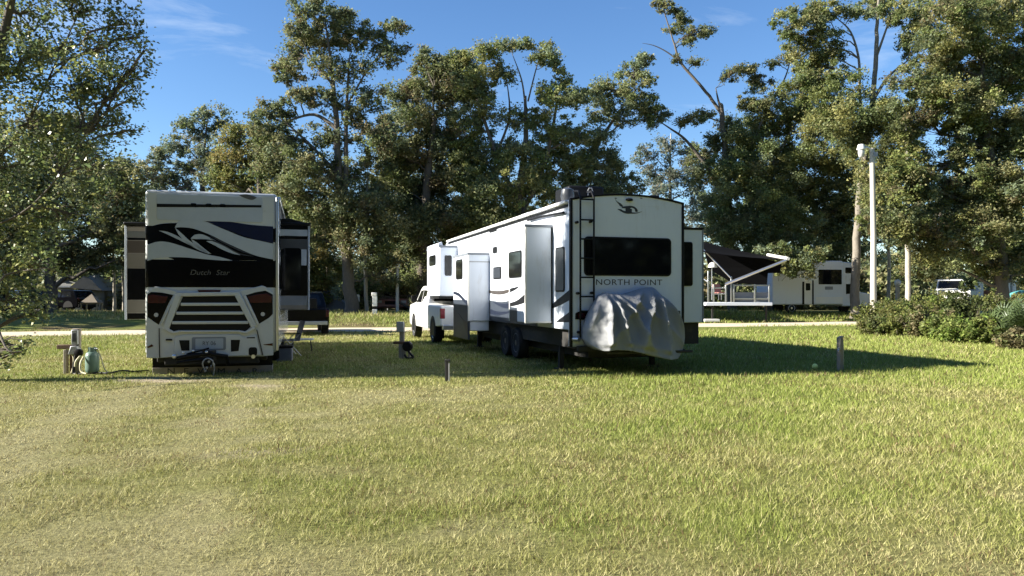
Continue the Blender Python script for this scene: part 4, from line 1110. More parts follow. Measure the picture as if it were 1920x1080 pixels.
    for aa, bb, nm in (((557, 552), (600, 478), 'side_window'), ((555, 407), (577, 366), 'wall_vent'), ((536, 290), (575, 266), 'range_vent')):
        a, b = S(*aa, xw), S(*bb, xw)
        w1 = plate(nm, M['black_plastic'], t, [rrect(*sorted((a[0], b[0])), a[1], b[1], .06)], ow, 0, .02)
        if nm == 'side_window': plate('pane', M['glass'], w1, [rrect(min(a[0], b[0]) + .04, max(a[0], b[0]) - .04, a[1] + .03, b[1] - .03, .05)], ow, .015, .025)
    # slide B
    dB, fB = fr.side(878, 550, xo)[0], fr.side(850, 550, xo)[0]
    zB1, zB0 = fr.rear(890, 477, dB)[1], fr.rear(890, 602, dB)[1]
    sB = MB().box(xo, xw + .1, dB, fB, zB0, zB1).build('slide_out', M['white_shell'], t, bevel=.02)
    MB().box(xo - .004, xo + .05, dB + .02, fB - .02, .36, zB0 + .6).build('slide_skirt', M['vinyl_slate'], sB, bevel=.01)
    MB().box(xo + .06, xw, dB + .05, dB + .5, zB0 - .28, zB0).build('slide_step', M['white_shell'], sB, bevel=.02)
    MB().box(xo - .02, xw + .02, dB - .015, fB, zB1 - .01, zB1 + .05).build('slide_seal', M['grey_paint'], sB)
    a, b = S(347, 553, xo), S(383, 436, xo)
    w1 = plate('side_window', M['black_plastic'], sB, [rrect(*sorted((a[0], b[0])), a[1], b[1], .1)], oo, 0, .02)
    plate('pane', M['glass'], w1, [rrect(min(a[0], b[0]) + .04, max(a[0], b[0]) - .04, a[1] + .03, b[1] - .03, .08)], oo, .015, .025)
    plate('graphic_blue', M['vinyl_navy'], sB, [blade(G([(60, 575), (110, 590), (160, 640), (205, 690)], xo, T)[::-1], G([(60, 600), (110, 625), (160, 675), (205, 725)], xo, T)[::-1], 4),
                                           G([(105, 790), (150, 850), (200, 890), (205, 1030), (180, 960), (150, 870)], xo, T)], oo, 0, .012)
    MB().box(xo - .012, xo + .04, dB - .012, dB + .03, zB0, zB1).build('corner_moulding', M['tin_white'], sB, bevel=.006)
    MB().box(xo + .02, xw, dB - .012, dB + .02, zB1 - .22, zB1 - .19).build('panel_joint', M['grey_steel'], sB)
    # slide C high in the nose
    dC, fC = fr.side(824, 500, xo)[0], 12.6
    zC1, zC0 = fr.rear(838, 463, dC)[1], fr.rear(838, 555, dC)[1]
    sC = MB().box(xo, xw + .1, dC, fC, zC0, zC1).build('slide_out', M['white_shell'], t, bevel=.03)
    MB().box(xo - .02, xw + .02, dC - .015, fC, zC1 - .01, zC1 + .05).build('slide_seal', M['grey_paint'], sC)
    a, b = fr.rear(834, 517, dC), fr.rear(847, 479, dC)
    plate('end_window', M['glass'], sC, [rrect(a[0], b[0], a[1], b[1], .05)], lambda x, z, tt: (x, dC - tt, z), 0, .02)
    a, b = S(196, 478, xo), S(232, 412, xo)
    plate('side_window', M['glass'], sC, [rrect(*sorted((a[0], b[0])), a[1], b[1], .1)], oo, 0, .02)
    m = MB().prism([(xo - .02, zC1 - .05), (xo - .02, zC1 + .12), (xo + .1, zC1 + .18), (xo + .16, zC1)], lambda x, z, tt: (x, dC + .1 + tt, z), 0, fC - dC - .2); m.build('slide_topper', M['white_shell'], sC, bevel=.01)
    MB().box(xo, xw, dC + .05, fC - .2, zC0 - .09, zC0).build('slide_floor', M['black_plastic'], sC)
    # ---------- right hand slide
    x0 = hw - .1; yR = .28
    x1 = fr.rear(1318, 500, yR)[0]
    zr1, zr0 = fr.rear(1300, 430, yR)[1], fr.rear(1300, 605, yR)[1]
    sR = MB().box(x0, x1, yR, 4.6, zr0, zr1).build('slide_out', M['white_shell'], t, bevel=.02)
    MB().box(x0, x1 + .02, yR - .012, 4.6, zr1 - .01, zr1 + .04).build('slide_seal', M['black_plastic'], sR)
    MB().box(x1 - .02, x1 + .012, yR - .015, yR + .03, zr0, zr1).build('edge_trim', M['grey_paint'], sR)
    a, b = fr.rear(1270, 536, yR), fr.rear(1298, 454, yR)
    plate('end_window', M['glass'], sR, [rrect(hw - .04, b[0], a[1], b[1], .05)], lambda x, z, tt: (x, yR - tt, z), 0, .02)
    z2 = fr.rear(1300, 645, yR)[1]
    MB().box(x0 + .1, x1 - .05, yR + .1, 4.4, z2, zr0).build('slide_underside', M['chassis'], sR)
    return t
trailer_t = trailer()

def bike_cover():
    fr = TR; y0 = -.36
    Q = lambda a, b: fr.rear(1030 + a / 2.919, 330 + b / 2.919, y0 - .2)
    top = np.array([Q(*p) for p in ((222, 895), (226, 830), (245, 775), (272, 715), (310, 655), (342, 636), (385, 645), (450, 646), (500, 632), (545, 616), (585, 608), (606, 607), (622, 622), (655, 655), (700, 690), (738, 728), (750, 790), (752, 850))])
    bot = np.array([Q(*p) for p in ((222, 897), (240, 930), (280, 955), (345, 950), (420, 952), (480, 965), (560, 985), (640, 1002), (690, 998), (730, 950), (752, 852))])
    xs0, xs1 = top[0, 0], top[-1, 0]
    nx, nz = 120, 70
    u = (1 - np.cos(np.linspace(0, np.pi, nx))) / 2
    X = xs0 + (xs1 - xs0) * u
    T_ = np.interp(X, top[:, 0], top[:, 1]); B_ = np.interp(X, bot[:, 0], bot[:, 1])
    tt = np.linspace(0, 1, nz)[:, None]
    Zm = B_ + (T_ - B_) * tt; Xm = np.broadcast_to(X, Zm.shape)
    xc = (xs0 + xs1) / 2; hwid = (xs1 - xs0) / 2
    e = np.clip(1 - np.abs((X - xc) / hwid) ** 5, 0, 1) ** .5
    body = np.clip(1 - tt ** 6, 0, 1) ** .5 * (.50 - .24 * tt)
    D = body * e
    p1 = Q(342, 640); p2 = Q(600, 612)
    fold = 0
    d1 = np.hypot(Xm - p1[0], Zm - p1[1]) + .05; d2 = np.hypot(Xm - p2[0], Zm - p2[1]) + .05
    for (px_, pz_), k, ph, wt in ((p1, 8, .4, d2 ** 3 / (d1 ** 3 + d2 ** 3)), (p2, 7, 1.9, d1 ** 3 / (d1 ** 3 + d2 ** 3))):
        dx, dz = Xm - px_, pz_ - Zm + .10
        r = np.hypot(dx, dz); th = np.arctan2(dx * 1.0, dz + .25)
        s_ = np.sin(th * k * 1.25 + ph + 1.1 * vnoise(th * 2 + 5, r, 1.5, 31, 2))
        fold = fold + wt * np.minimum(r / .35, 1) * (1 - np.abs(s_)) ** 1.5 * .32
    sag = .012 * np.sin((Zm - .4) * 14 + 6 * np.abs(Xm - (p1[0] + p2[0]) / 2)) * np.exp(-((Xm - (p1[0]+p2[0])/2) / .35) ** 2) * (tt > .55)
    fold = fold + sag + (vnoise(Xm, Zm * .5, 4, 37, 2) - .5) * .035 + (vnoise(Xm * 2.0 + Zm * .7, Zm * .45, 5, 38, 2) - .5) * .05
    D = D + fold * e * np.clip(1 - tt ** 8, 0, 1) * np.clip(tt * 8, .5, 1)
    fr_ = np.stack([Xm, y0 - D + .12, Zm], -1).reshape(-1, 3)
    bk = np.stack([Xm, np.full_like(Zm, -.12) - .0 * D, Zm], -1).reshape(-1, 3)
    n = nx * nz
    i = np.arange(n).reshape(nz, nx)
    q = np.stack([i[:-1, :-1], i[:-1, 1:], i[1:, 1:], i[1:, :-1]], -1).reshape(-1, 4)
    qb = q[:, ::-1] + n
    rim = np.concatenate([i[0, :], i[1:, -1], i[-1, ::-1][1:], i[::-1, 0][1:]])
    r2 = np.roll(rim, -1)
    qr = np.stack([r2, rim, rim + n, r2 + n], -1)
    o = fast_mesh('bike_cover', np.concatenate([fr_, bk]), np.concatenate([q, qb, qr]), None, M['cover'], smooth=True)
    o.location = (fr.X, fr.Y, 0); o.rotation_euler = (0, 0, fr.a)
    tag(o, 'wrinkled silver cover draped over a two humped load on the trailer rear', 'cover')
bike_cover()

# ================================================================ cars and trucks
def vehicle(name, label, cat, loc, rz, W, prof, belt, tuck, paint, wheels, glass_side, glass_ends, lights=(), trims=(), group=None, rim='alu', arch=True):
    """prof: side outline (y,z), y forward from the tail; the cabin narrows above the belt line"""
    t = thing(name, label, cat, loc, rz, group)
    def hwf(z): return W / 2 - max(0, z - belt) * tuck - max(0, .45 - z) * .15
    def shell(polys, x_off=0): pass
    m = MB(); n = len(prof)
    vs = [(-hwf(z), y, z) for y, z in prof] + [(hwf(z), y, z) for y, z in prof]
    fs = [tuple(range(n)), tuple(range(2*n-1, n-1, -1))] + [(i, i+n, (i+1) % n + n, (i+1) % n) for i in range(n)]
    m.add(vs, fs)
    m.build('body', paint, t, bevel=.045, seg=3)
    for poly in glass_side:
        for s in (-1, 1):
            plate('side_window', M['glass'], t, [poly], lambda y, z, q, s=s: (s * (hwf(z) + q), y, z), -.02, .012)
    for nm, (ya, za), (yb, zb), inset in glass_ends:
        d = Vector((yb - ya, zb - za)); nrm = Vector((-d.y, d.x)).normalized()
        if (nrm.x > 0) == (nm == 'rear_window'): nrm = -nrm
        def fn(x, k, q, a=(ya, za), d=d, nrm=nrm): return (x * (hwf(a[1] + d.y * k) - inset), a[0] + d.x * k + nrm.x * q, a[1] + d.y * k + nrm.y * q)
        plate(nm, M['glass'], t, [[(-1, 0), (1, 0), (1, 1), (-1, 1)]], fn, -.02, .014)
    for y, r, wd, xo in wheels:
        for s in (-1, 1):
            if arch:
                a = [(y + (r + .07) * math.cos(q), r + (r + .07) * math.sin(q)) for q in np.linspace(-.35, math.pi + .35, 16)]
                plate('wheel_arch', M['black_plastic'], t, [a], lambda yy, z, q, s=s: (s * (W / 2 + q), yy, z), -.25, .006)
            wheel(t, s * (W / 2 - wd / 2 + xo), y, r, wd, s, rim)
    for nm, mt, box in lights:
        MB().box(*box).build(nm, M[mt], t, bevel=.02)
    for nm, mt, box in trims:
        MB().box(*box).build(nm, M[mt], t, bevel=.015)
    return t

def pickup_truck():
    w = 2.02
    Y0 = 24.2; X0 = P(826, 0, Y0).x
    a = R(17)
    fr = Frame(X0 + w / 2 * math.cos(a), Y0 + w / 2 * math.sin(a), 17)
    prof = [(0, .62), (0, 1.28), (2.28, 1.30), (2.32, 1.36), (2.52, 1.90), (2.75, 1.97), (3.9, 1.97), (4.15, 1.90), (4.75, 1.38), (6.05, 1.27), (6.2, 1.05), (6.2, .55), (5.9, .45), (1.9, .45), (1.4, .55)]
    gs = [[(2.70, 1.36), (2.72, 1.80), (3.42, 1.82), (3.42, 1.36)], [(3.50, 1.36), (3.50, 1.82), (4.02, 1.80), (4.52, 1.38)]]
    t = vehicle('pickup_truck', 'white crew cab pickup hitched under the nose of the white trailer', 'pickup', (fr.X, fr.Y, 0), fr.a, w, prof, 1.34, .22, M['white'],
                [(1.32, .43, .30, .02), (5.2, .43, .28, .01)], gs, [('rear_window', (2.34, 1.42), (2.50, 1.86), .22), ('windshield', (4.18, 1.88), (4.74, 1.42), .12)],
                lights=[('tail_light', 'red_bright', (-w/2 - .006, -w/2 + .15, -.012, .10, .86, 1.20)), ('tail_light', 'red_bright', (w/2 - .15, w/2 + .006, -.012, .10, .86, 1.20))],
                trims=[('rear_bumper', 'alu', (-w/2 + .05, w/2 - .05, -.16, .02, .50, .66)), ('tailgate_handle', 'black_plastic', (-.12, .12, -.012, .01, 1.08, 1.15)),
                       ('side_mirror', 'black_plastic', (-w/2 - .24, -w/2 - .02, 4.3, 4.42, 1.38, 1.62)), ('side_mirror', 'black_plastic', (w/2 + .02, w/2 + .24, 4.3, 4.42, 1.38, 1.62)),
                       ('door_seam', 'black_plastic', (-w/2 - .002, -w/2 + .01, 3.45, 3.462, .52, 1.33)), ('door_seam', 'black_plastic', (-w/2 - .002, -w/2 + .01, 2.55, 2.562, .52, 1.33)), ('door_handle', 'white', (-w/2 - .03, -w/2, 3.50, 3.68, 1.16, 1.20)), ('door_handle', 'white', (-w/2 - .03, -w/2, 2.62, 2.8, 1.16, 1.20)),
                       ('mud_flap', 'black_plastic', (-w/2 + .0, -w/2 + .28, .72, .74, .18, .60)), ('mud_flap', 'black_plastic', (w/2 - .28, w/2, .72, .74, .18, .60)),
                       ('license_plate', 'plate_white', (-.16, .16, -.175, -.165, .52, .64))])
    return t
pickup_truck()

def suv_prof(L=4.6, H=1.75):
    return [(0, .42), (-.02, .95), (.12, 1.05), (.42, H - .06), (.65, H), (2.5, H), (2.75, H - .06), (3.35, 1.08), (L - .15, .95), (L, .75), (L, .40), (L - .2, .30), (.2, .30)]
def suv(label, loc, rz, paint, W=1.9, L=4.6, H=1.75, name='car', cat='car', tl='red_lens', group=None):
    return vehicle(name, label, cat, loc, rz, W, suv_prof(L, H), 1.02, .28, paint, [(.85, .36, .24, 0), (L - .95, .36, .24, 0)],
                   [[(.55, 1.06), (.72, H - .14), (1.45, H - .10), (1.45, 1.06)], [(1.55, 1.06), (1.55, H - .10), (2.5, H - .12), (3.1, 1.08)]],
                   [('rear_window', (.15, 1.10), (.40, H - .12), .10), ('windshield', (2.8, H - .12), (3.32, 1.10), .08)],
                   lights=[('tail_light', tl, (-W/2 + .03, -W/2 + .22, -.035, .1, .78, 1.0)), ('tail_light', tl, (W/2 - .22, W/2 - .03, -.035, .1, .78, 1.0)),
                           ('headlight', 'clear_lens', (-W/2 + .05, -W/2 + .40, L - .12, L + .01, .66, .84)), ('headlight', 'clear_lens', (W/2 - .40, W/2 - .05, L - .12, L + .01, .66, .84))],
                   trims=[('bumper', 'black_plastic', (-W/2 + .04, W/2 - .04, -.09, .1, .36, .56)), ('grille', 'black_plastic', (-.45, .45, L - .06, L + .015, .56, .80)), ('licence_plate', 'plate_white', (-.2, .2, -.10, -.088, .64, .76))], group=group)

def place(px, Y, dz=0):
    x = P(px, 0, Y).x
    return (x, Y, gz(x, Y) + dz)

suv('white car seen above the shrubs on the right, facing the camera', place(1772, 54.5, .72), R(157), M['white'], H=1.75)
suv('dark blue car at the left edge under the leaves', place(12, 39.5, .0), R(98), M['dark_car'], W=1.9)
suv('black car parked in deep shade in front of the grey house', place(165, 55, .0), R(75), M['black_paint'], H=1.6)
suv('black car under the pale sloped shelter left of the grey house', place(92, 54, .0), R(160), M['dark_car'], H=1.55)
suv('faded red vehicle with a wide front glass in the distant shade', place(741, 56, .0), R(186), M['red_paint'], W=2.1, L=4.8, H=2.0, name='van', cat='van')
suv('dark van in the shade right of the left camper', place(612, 58, .0), R(100), M['dark_car'], W=2.0, L=5.2, H=2.6, name='van', cat='van')

def black_pickup():
    w = 1.95; X = P(570, 0, 29.6).x
    prof = [(0, .55), (0, 1.10), (1.9, 1.12), (2.1, 1.72), (2.4, 1.80), (3.5, 1.80), (4.2, 1.16), (5.2, 1.08), (5.35, .8), (5.35, .45), (.4, .45)]
    vehicle('pickup_truck', 'black pickup parked in shade beyond the motorhome slide out', 'pickup', (X, 29.6, 0), R(17), w, prof, 1.14, .25, M['black_paint'],
            [(1.1, .40, .28, .02), (4.4, .40, .28, .02)], [[(2.2, 1.18), (2.35, 1.70), (3.4, 1.70), (3.95, 1.2)]], [('rear_window', (1.93, 1.22), (2.08, 1.66), .2)],
            lights=[('tail_light', 'red_lens', (-w/2, -w/2 + .14, -.02, .1, .75, 1.05)), ('tail_light', 'red_lens', (w/2 - .14, w/2, -.02, .1, .75, 1.05))],
            trims=[('rear_bumper', 'grey_steel', (-.9, .9, -.14, .02, .45, .60)), ('spare_tyre_rack', 'black_plastic', (-.5, .5, .02, .9, 1.1, 1.5))])
black_pickup()

# ================================================================ small class C motorhome and patio camper on the right
def far_camper():
    Y = 51.0; a = R(17 + 74)
    # length runs along the lane; its flat side faces the camera
    x0 = P(1448, 0, Y).x; z0 = gz(x0 + 3, Y + 1)
    t = thing('motorhome', 'boxy white motorhome half hidden by drooping olive branches', 'motorhome', (x0, Y, z0), R(8))
    s = Y / F
    Lx = 6.9
    MB().box(0, 5.2, 0, 2.4, .62, 3.66).build('body', M['white_shell'], t, bevel=.08)
    pr = [(5.2, .5), (5.2, 3.6), (6.25, 3.52), (6.5, 3.05), (6.2, 2.45), (6.35, 1.55), (7.4, 1.35), (7.6, 1.05), (7.6, .5)]
    MB().prism([(x, z) for x, z in pr], lambda x, z, q: (x, .12 + q, z), 0, 2.16).build('cab', M['white_shell'], t, bevel=.06)
    onf = lambda x, z, q: (x, -q, z)
    k = lambda px: (px - 1448) * s
    h = lambda py: EYE + (555 - py) / F * Y - z0
    plate('side_window', M['glass'], t, [rrect(k(1541), k(1588), h(533), h(505), .06)], onf, 0, .02)
    MB().box(k(1528), k(1531), -.02, .01, .64, 2.3).build('body_joint', M['black_plastic'], t)
    MB().box(k(1508), k(1512), -.02, .01, .64, 2.2).build('body_joint', M['black_plastic'], t)
    plate('side_hatch', M['grey_paint'], t, [rrect(k(1554), k(1570), h(543), h(537), .02)], onf, 0, .015)
    plate('baggage_door', M['white'], t, [rrect(k(1535), k(1590), .70, 1.15, .03)], onf, 0, .018)
    plate('entry_door', M['white'], t, [rrect(k(1512), k(1527), .66, 2.3, .05)], onf, 0, .014)
    plate('door_window', M['glass'], t, [rrect(k(1515), k(1524), 1.6, 2.1, .05)], onf, 0, .022)
    plate('cab_window', M['glass'], t, [[(5.5, 1.35), (5.5, 2.05), (6.1, 2.05), (6.35, 1.4)]], lambda x, z, q: (x, .12 - q, z), 0, .015)
    plate('bunk_window', M['glass'], t, [rrect(5.45, 5.95, 2.8, 3.2, .05)], lambda x, z, q: (x, .12 - q, z), 0, .015)
    for xx in (1.5, 6.55):
        for yy, o in ((.28, -1), (2.1, 1)):
            wo = wheel(t, 0, 0, .38, .3, o); wo.location = (xx, yy, .38); wo.rotation_euler = (0, 0, R(90) * 1)
    MB().box(1.8, 2.6, .8, 1.6, 3.66, 3.9).build('roof_unit', M['white_shell'], t, bevel=.06)
    return t
far_camper()

def patio_camper():
    Y = 45.0
    W = lambda px, py, dy=0: P(px, py, Y + dy)
    b = W(1330, 585); z0 = gz(b.x, Y)
    t = thing('patio_trailer', 'far trailer with a white fold down deck and a wide black awning', 'trailer', (b.x, Y, z0), 0)
    def Lc(px, py, dy=0):
        p = W(px, py, dy); return (p.x - b.x, dy, p.z - z0)
    # body stands behind the white trailer, its open end toward the deck
    x1 = Lc(1328, 0)[0]
    MB().box(x1 - 7.5, x1 - 1.2, 1.2, 3.7, .6, 3.6).build('body', M['white_shell'], t, bevel=.06)
    for xx in (-5, -4):
        for yy in (1.4, 3.5): wheel(t, 0, 0, .38, .26, 1).location = (x1 + xx, yy, .38)
    # awning: sagging cloth from the body's top edge to the roller
    A0, A1 = Lc(1300, 447, 3.4), Lc(1300, 500, -.2)
    B0, B1 = Lc(1452, 482, 3.2), Lc(1478, 487, -.4)
    nu, nv = 14, 8; vs = []; fs = []
    C0, C1 = Lc(1316, 452, 3.6), Lc(1300, 470, -.4)
    for i in range(nu):
        for j in range(nv):
            u, v = i / (nu - 1), j / (nv - 1)
            p = (1-u)*(1-v)*np.array(C0) + (1-u)*v*np.array(C1) + u*(1-v)*np.array(B0) + u*v*np.array(B1)
            p[2] -= .16 * math.sin(math.pi * u) * (.5 + .5 * math.sin(math.pi * v))
            vs.append(tuple(p))
    for i in range(nu - 1):
        for j in range(nv - 1): fs.append((i*nv+j, (i+1)*nv+j, (i+1)*nv+j+1, i*nv+j+1))
    m = MB(); m.add(vs, fs)
    aw = m.build('awning_cloth', M['cloth_black'], t, smooth=60); sd = aw.modifiers.new('thick', 'SOLIDIFY'); sd.thickness = .02
    # dark end curtain hanging under the cloth
    m = MB(); pts = [Lc(1318, 462, 3.3), Lc(1466, 492, 3.0), Lc(1462, 512, 3.0), Lc(1440, 512, 3.0), Lc(1438, 535, 3.0), Lc(1372, 530, 3.2), Lc(1330, 505, 3.3)]
    m.add(pts + [(x, y + .03, z) for x, y, z in pts], [tuple(range(7)), tuple(range(13, 6, -1))] + [(i, i+7, (i+1) % 7 + 7, (i+1) % 7) for i in range(7)])
    m.build('awning_curtain', M['cloth_black'], t)
    MB().tube([Lc(1440, 478, 3.2), Lc(1478, 485, -.45)], .10, 12).build('awning_roller', M['tin_white'], t, smooth=50)
    MB().tube([Lc(1360, 533, -.3), Lc(1474, 488, -.42)], .085, 8).build('awning_arm', M['alu'], t)
    MB().tube([Lc(1314, 463, .3), Lc(1371, 522, -.3)], .045, 8).build('awning_strut', M['alu'], t)
    MB().tube([Lc(1314, 519, .3), Lc(1330, 531, -.1)], .03, 8).build('awning_strut', M['alu'], t)
    # deck and its railing
    dk = bpy.data.objects.new('deck', None); COL.objects.link(dk); dk.parent = t
    a, c = Lc(1323, 570, -.2), Lc(1448, 570, -.2)
    MB().box(a[0], c[0], -.25, 1.6, a[2] - .10, a[2] + .10).build('deck_floor', M['white_shell'], dk, bevel=.02)
    for px in (1328, 1338, 1361, 1371, 1376, 1415, 1442):
        p = Lc(px, 560, -.2); top = Lc(px, 508 if px == 1328 else (518 if px == 1371 else 533), -.2)
        MB().box(p[0] - .045, p[0] + .045, -.24, -.15, a[2] + .1, top[2]).build('rail_post', M['alu'], dk, bevel=.01)
    for x0, x1_, py in ((1338, 1361, 540), (1338, 1361, 551), (1376, 1442, 535), (1376, 1442, 560)):
        p, q = Lc(x0, py, -.2), Lc(x1_, py, -.2)
        MB().box(p[0], q[0], -.225, -.165, p[2] - .04, p[2] + .04).build('rail_bar', M['alu'], dk, bevel=.01)
    p, q = Lc(1378, 556, -.1), Lc(1440, 556, -.1)
    MB().box(p[0], q[0], -.06, -.02, a[2] + .1, Lc(0, 548, -.1)[2]).build('rail_panel', M['grey_paint'], dk)
    p, q = Lc(1320, 583, -.4), Lc(1348, 583, -.4)
    MB().box(p[0], q[0], -.6, .1, .08, .22).build('entry_step', M['tin_white'], t, bevel=.01)
    for px in (1335, 1436):
        p = Lc(px, 0, .3); MB().box(p[0] - .05, p[0] + .05, .2, .3, 0, a[2] - .1).build('deck_leg', M['chassis'], t)
    return t
patio_camper()
# things on the deck, lit patches in the photograph
def deck_chair():
    Y = 45.6; p = P(1350, 0, Y); z = P(0, 563, Y).z + .02
    t = thing('folding_chair', 'reddish folding chair on the white deck under the black awning', 'chair', (p.x, Y, z), R(20))
    MB().box(-.3, .3, -.28, .28, .40, .46).build('seat', M['red_paint'], t, bevel=.02)
    MB().prism([(-.3, .46), (.3, .46), (.27, .98), (-.27, .98)], lambda x, zz, q: (x, .26 + q + (zz - .46) * .25, zz), 0, .04).build('backrest', M['red_paint'], t, bevel=.01)
    for sx in (-.27, .27):
        for sy in (-.25, .25): MB().tube([(sx, sy, 0), (sx, sy * .9, .42)], .02, 6).build('leg', M['alu'], t)
    p = P(1333, 498, Y)
    o = thing('globe_lamp', 'white dome lamp on a tall stand at the left end of the deck', 'lamp', (p.x, Y - .2, z), 0)
    MB().tube([(0, 0, 0), (0, 0, p.z - z - .1)], .035, 8).build('stand', M['alu'], o)
    MB().lathe([(.28, -.12), (.27, -.02), (.18, .14), (.05, .2)], c=(.05, 0, p.z - z), n=18).build('lamp_shade', M['tin_white'], o, smooth=50)
deck_chair()

# ================================================================ light pole and other poles
def light_pole():
    Y = 45.0; p = P(1638, 0, Y); z0 = gz(p.x, Y); top = P(0, 278, Y).z - z0
    t = thing('light_pole', 'tall white light pole with a hooked lamp at its top', 'lamp post', (p.x, Y, z0), 0)
    k = Y / F
    MB().tube([(-.02, 0, -.2), (0, 0, top * .5), (-.1, 0, top)], [.19, .165, .14], 16).build('pole', M['pole_white'], t, smooth=50)
    MB().tube([tuple(q) for q in spline([(-.1, -.05, top - .35), (-.2, -.08, top - .1), (-.42, -.1, top + .03), (-.62, -.12, top + .02)], 5)], .05, 8).build('lamp_arm', M['tin_white'], t, smooth=60)
    h = MB().lathe([(.09, .24), (.19, .2), (.22, .05), (.26, -.05), (.24, -.1)], c=(-.80, -.12, top - .02), n=18).build('lamp_head', M['tin_white'], t, smooth=50)
    MB().lathe([(.18, 0), (.19, -.2), (.15, -.42), (.06, -.50)], c=(-.80, -.12, top - .1), n=18).build('lamp_glass', M['clear_lens'], h, smooth=50)
    MB().box(-.07, .17, -.20, -.13, top - .55, top - .25).build('control_box', M['grey_steel'], t, bevel=.02)
light_pole()

def slim_pole(px, Y, top_py, r, label, sign=None):
    p = P(px, 0, Y); z0 = gz(p.x, Y); top = P(0, top_py, Y).z - z0
    t = thing('post', label, 'post', (p.x, Y, z0), 0)
    MB().tube([(0, 0, -.1), (0, 0, top)], [r, r * .85], 10).build('shaft', M['pole_white'], t, smooth=50)
    MB().ball((0, 0, top), r * 1.5, 10, 6).build('cap', M['tin_white'], t, smooth=60)
slim_pole(745, 48, 498, .11, 'slim white pole standing in front of the faded red vehicle')
slim_pole(1247 + 436, 54, 530, .16, 'short white post right of the tall light pole')

def dish():
    Y = 58; p = P(727, 0, Y); z0 = gz(p.x, Y); top = P(0, 513, Y).z - z0
    t = thing('round_sign', 'small white disc on a thin stake above the faded red vehicle', 'sign', (p.x, Y, z0), 0)
    MB().tube([(0, 0, 0), (0, 0, top)], .04, 8).build('stake', M['grey_steel'], t)
    MB().lathe([(.05, .05), (.30, .03), (.33, 0), (.30, -.03), (.05, -.04)], c=(0, -.05, top), axis='y', n=20).build('disc', M['tin_white'], t, smooth=40)
dish()
def white_box():
    Y = 49; p = P(664, 0, Y); z0 = gz(p.x, Y)
    t = thing('mailbox', 'white box on a post beside the patchy trunk', 'box', (p.x + .35, Y - 1.2, z0), 0)
    MB().box(-.05, .05, -.05, .05, 0, .75).build('post', M['wood_grey'], t)
    b = MB().box(-.2, .2, -.3, .3, .75, 1.25); b.build('box', M['tin_white'], t, bevel=.05)
    MB().box(-.15, .15, -.315, -.295, .8, 1.15).build('door', M['white'], t, bevel=.02)
    p = P(703, 0, 45.5); z0 = gz(p.x, 45.5)
    t = thing('striped_marker', 'white and black banded marker post at the lane edge', 'post', (p.x, 45.5, z0), 0)
    MB().box(-.14, .14, -.1, .1, 0, .34).build('foot', M['tin_white'], t, bevel=.02)
    MB().box(-.13, .13, -.09, .09, .34, .52).build('dark_band', M['black_plastic'], t, bevel=.01)
    MB().box(-.14, .14, -.1, .1, .52, 1.15).build('shaft', M['tin_white'], t, bevel=.02)
    MB().box(-.2, .12, -.12, .12, 1.15, 1.36).build('head', M['tin_white'], t, bevel=.03)
white_box()

# ================================================================ left background: grey house, shelters
def grey_house():
    Y = 60; b = P(160, 0, Y); z0 = gz(b.x, Y)
    t = thing('house', 'grey house with two low gables in the shade at left', 'house', (b.x, Y, z0), R(6))
    k = Y / F
    x = lambda px: (px - 160) * k
    h = lambda py: EYE + (555 - py) / F * Y - z0
    MB().box(x(103), x(200), 0, 6, 0, h(536)).build('wall', M['house_grey'], t)
    m = MB().prism([(x(96), h(537)), (x(175), h(537)), (x(168), h(516)), (x(104), h(512))], lambda a, c, q: (a, -.5 + q + (c - h(537)) * 1.6, c), 0, .16); m.build('roof', M['roof_grey'], t)
    m = MB().prism([(x(148), h(540)), (x(205), h(545)), (x(182), h(520)), (x(172), h(520))], lambda a, c, q: (a, q, c), -1.6, 5.5); m.build('gable_roof', M['roof_grey'], t)
    MB().box(x(150), x(198), -1.2, -.4, 0, h(545)).build('porch_wall', M['house_grey'], t)
    for px in (122, 136): plate('window', M['glass'], t, [rrect(x(px), x(px + 9), h(562), h(546), .03)], lambda a, c, q: (a, -q, c), 0, .04)
    MB().box(x(106), x(114), -.04, .02, 0, h(552)).build('door', M['wood_brown'], t)
    MB().box(x(103), x(172), -.62, -.5, h(539), h(536)).build('gutter', M['tin_white'], t)
grey_house()
def barn():
    Y = 66; b = P(100, 0, Y); z0 = gz(b.x, Y); k = Y / F
    x = lambda px: (px - 100) * k
    h = lambda py: EYE + (555 - py) / F * Y - z0
    t = thing('shed', 'wide dark shed with a bright white roof edge behind the leaves', 'shed', (b.x, Y, z0), 0)
    MB().box(x(25), x(170), 0, 6, 0, h(478)).build('wall', M['house_grey'], t)
    MB().prism([(x(22), h(474)), (x(173), h(474)), (x(168), h(462)), (x(27), h(462))], lambda a, c, q: (a, -.4 + (c - h(474)) * 4 + q, c), 0, .15).build('roof', M['roof_grey'], t)
    MB().box(x(22), x(173), -.55, -.4, h(470), h(464)).build('roof_edge', M['tin_white'], t)
barn()
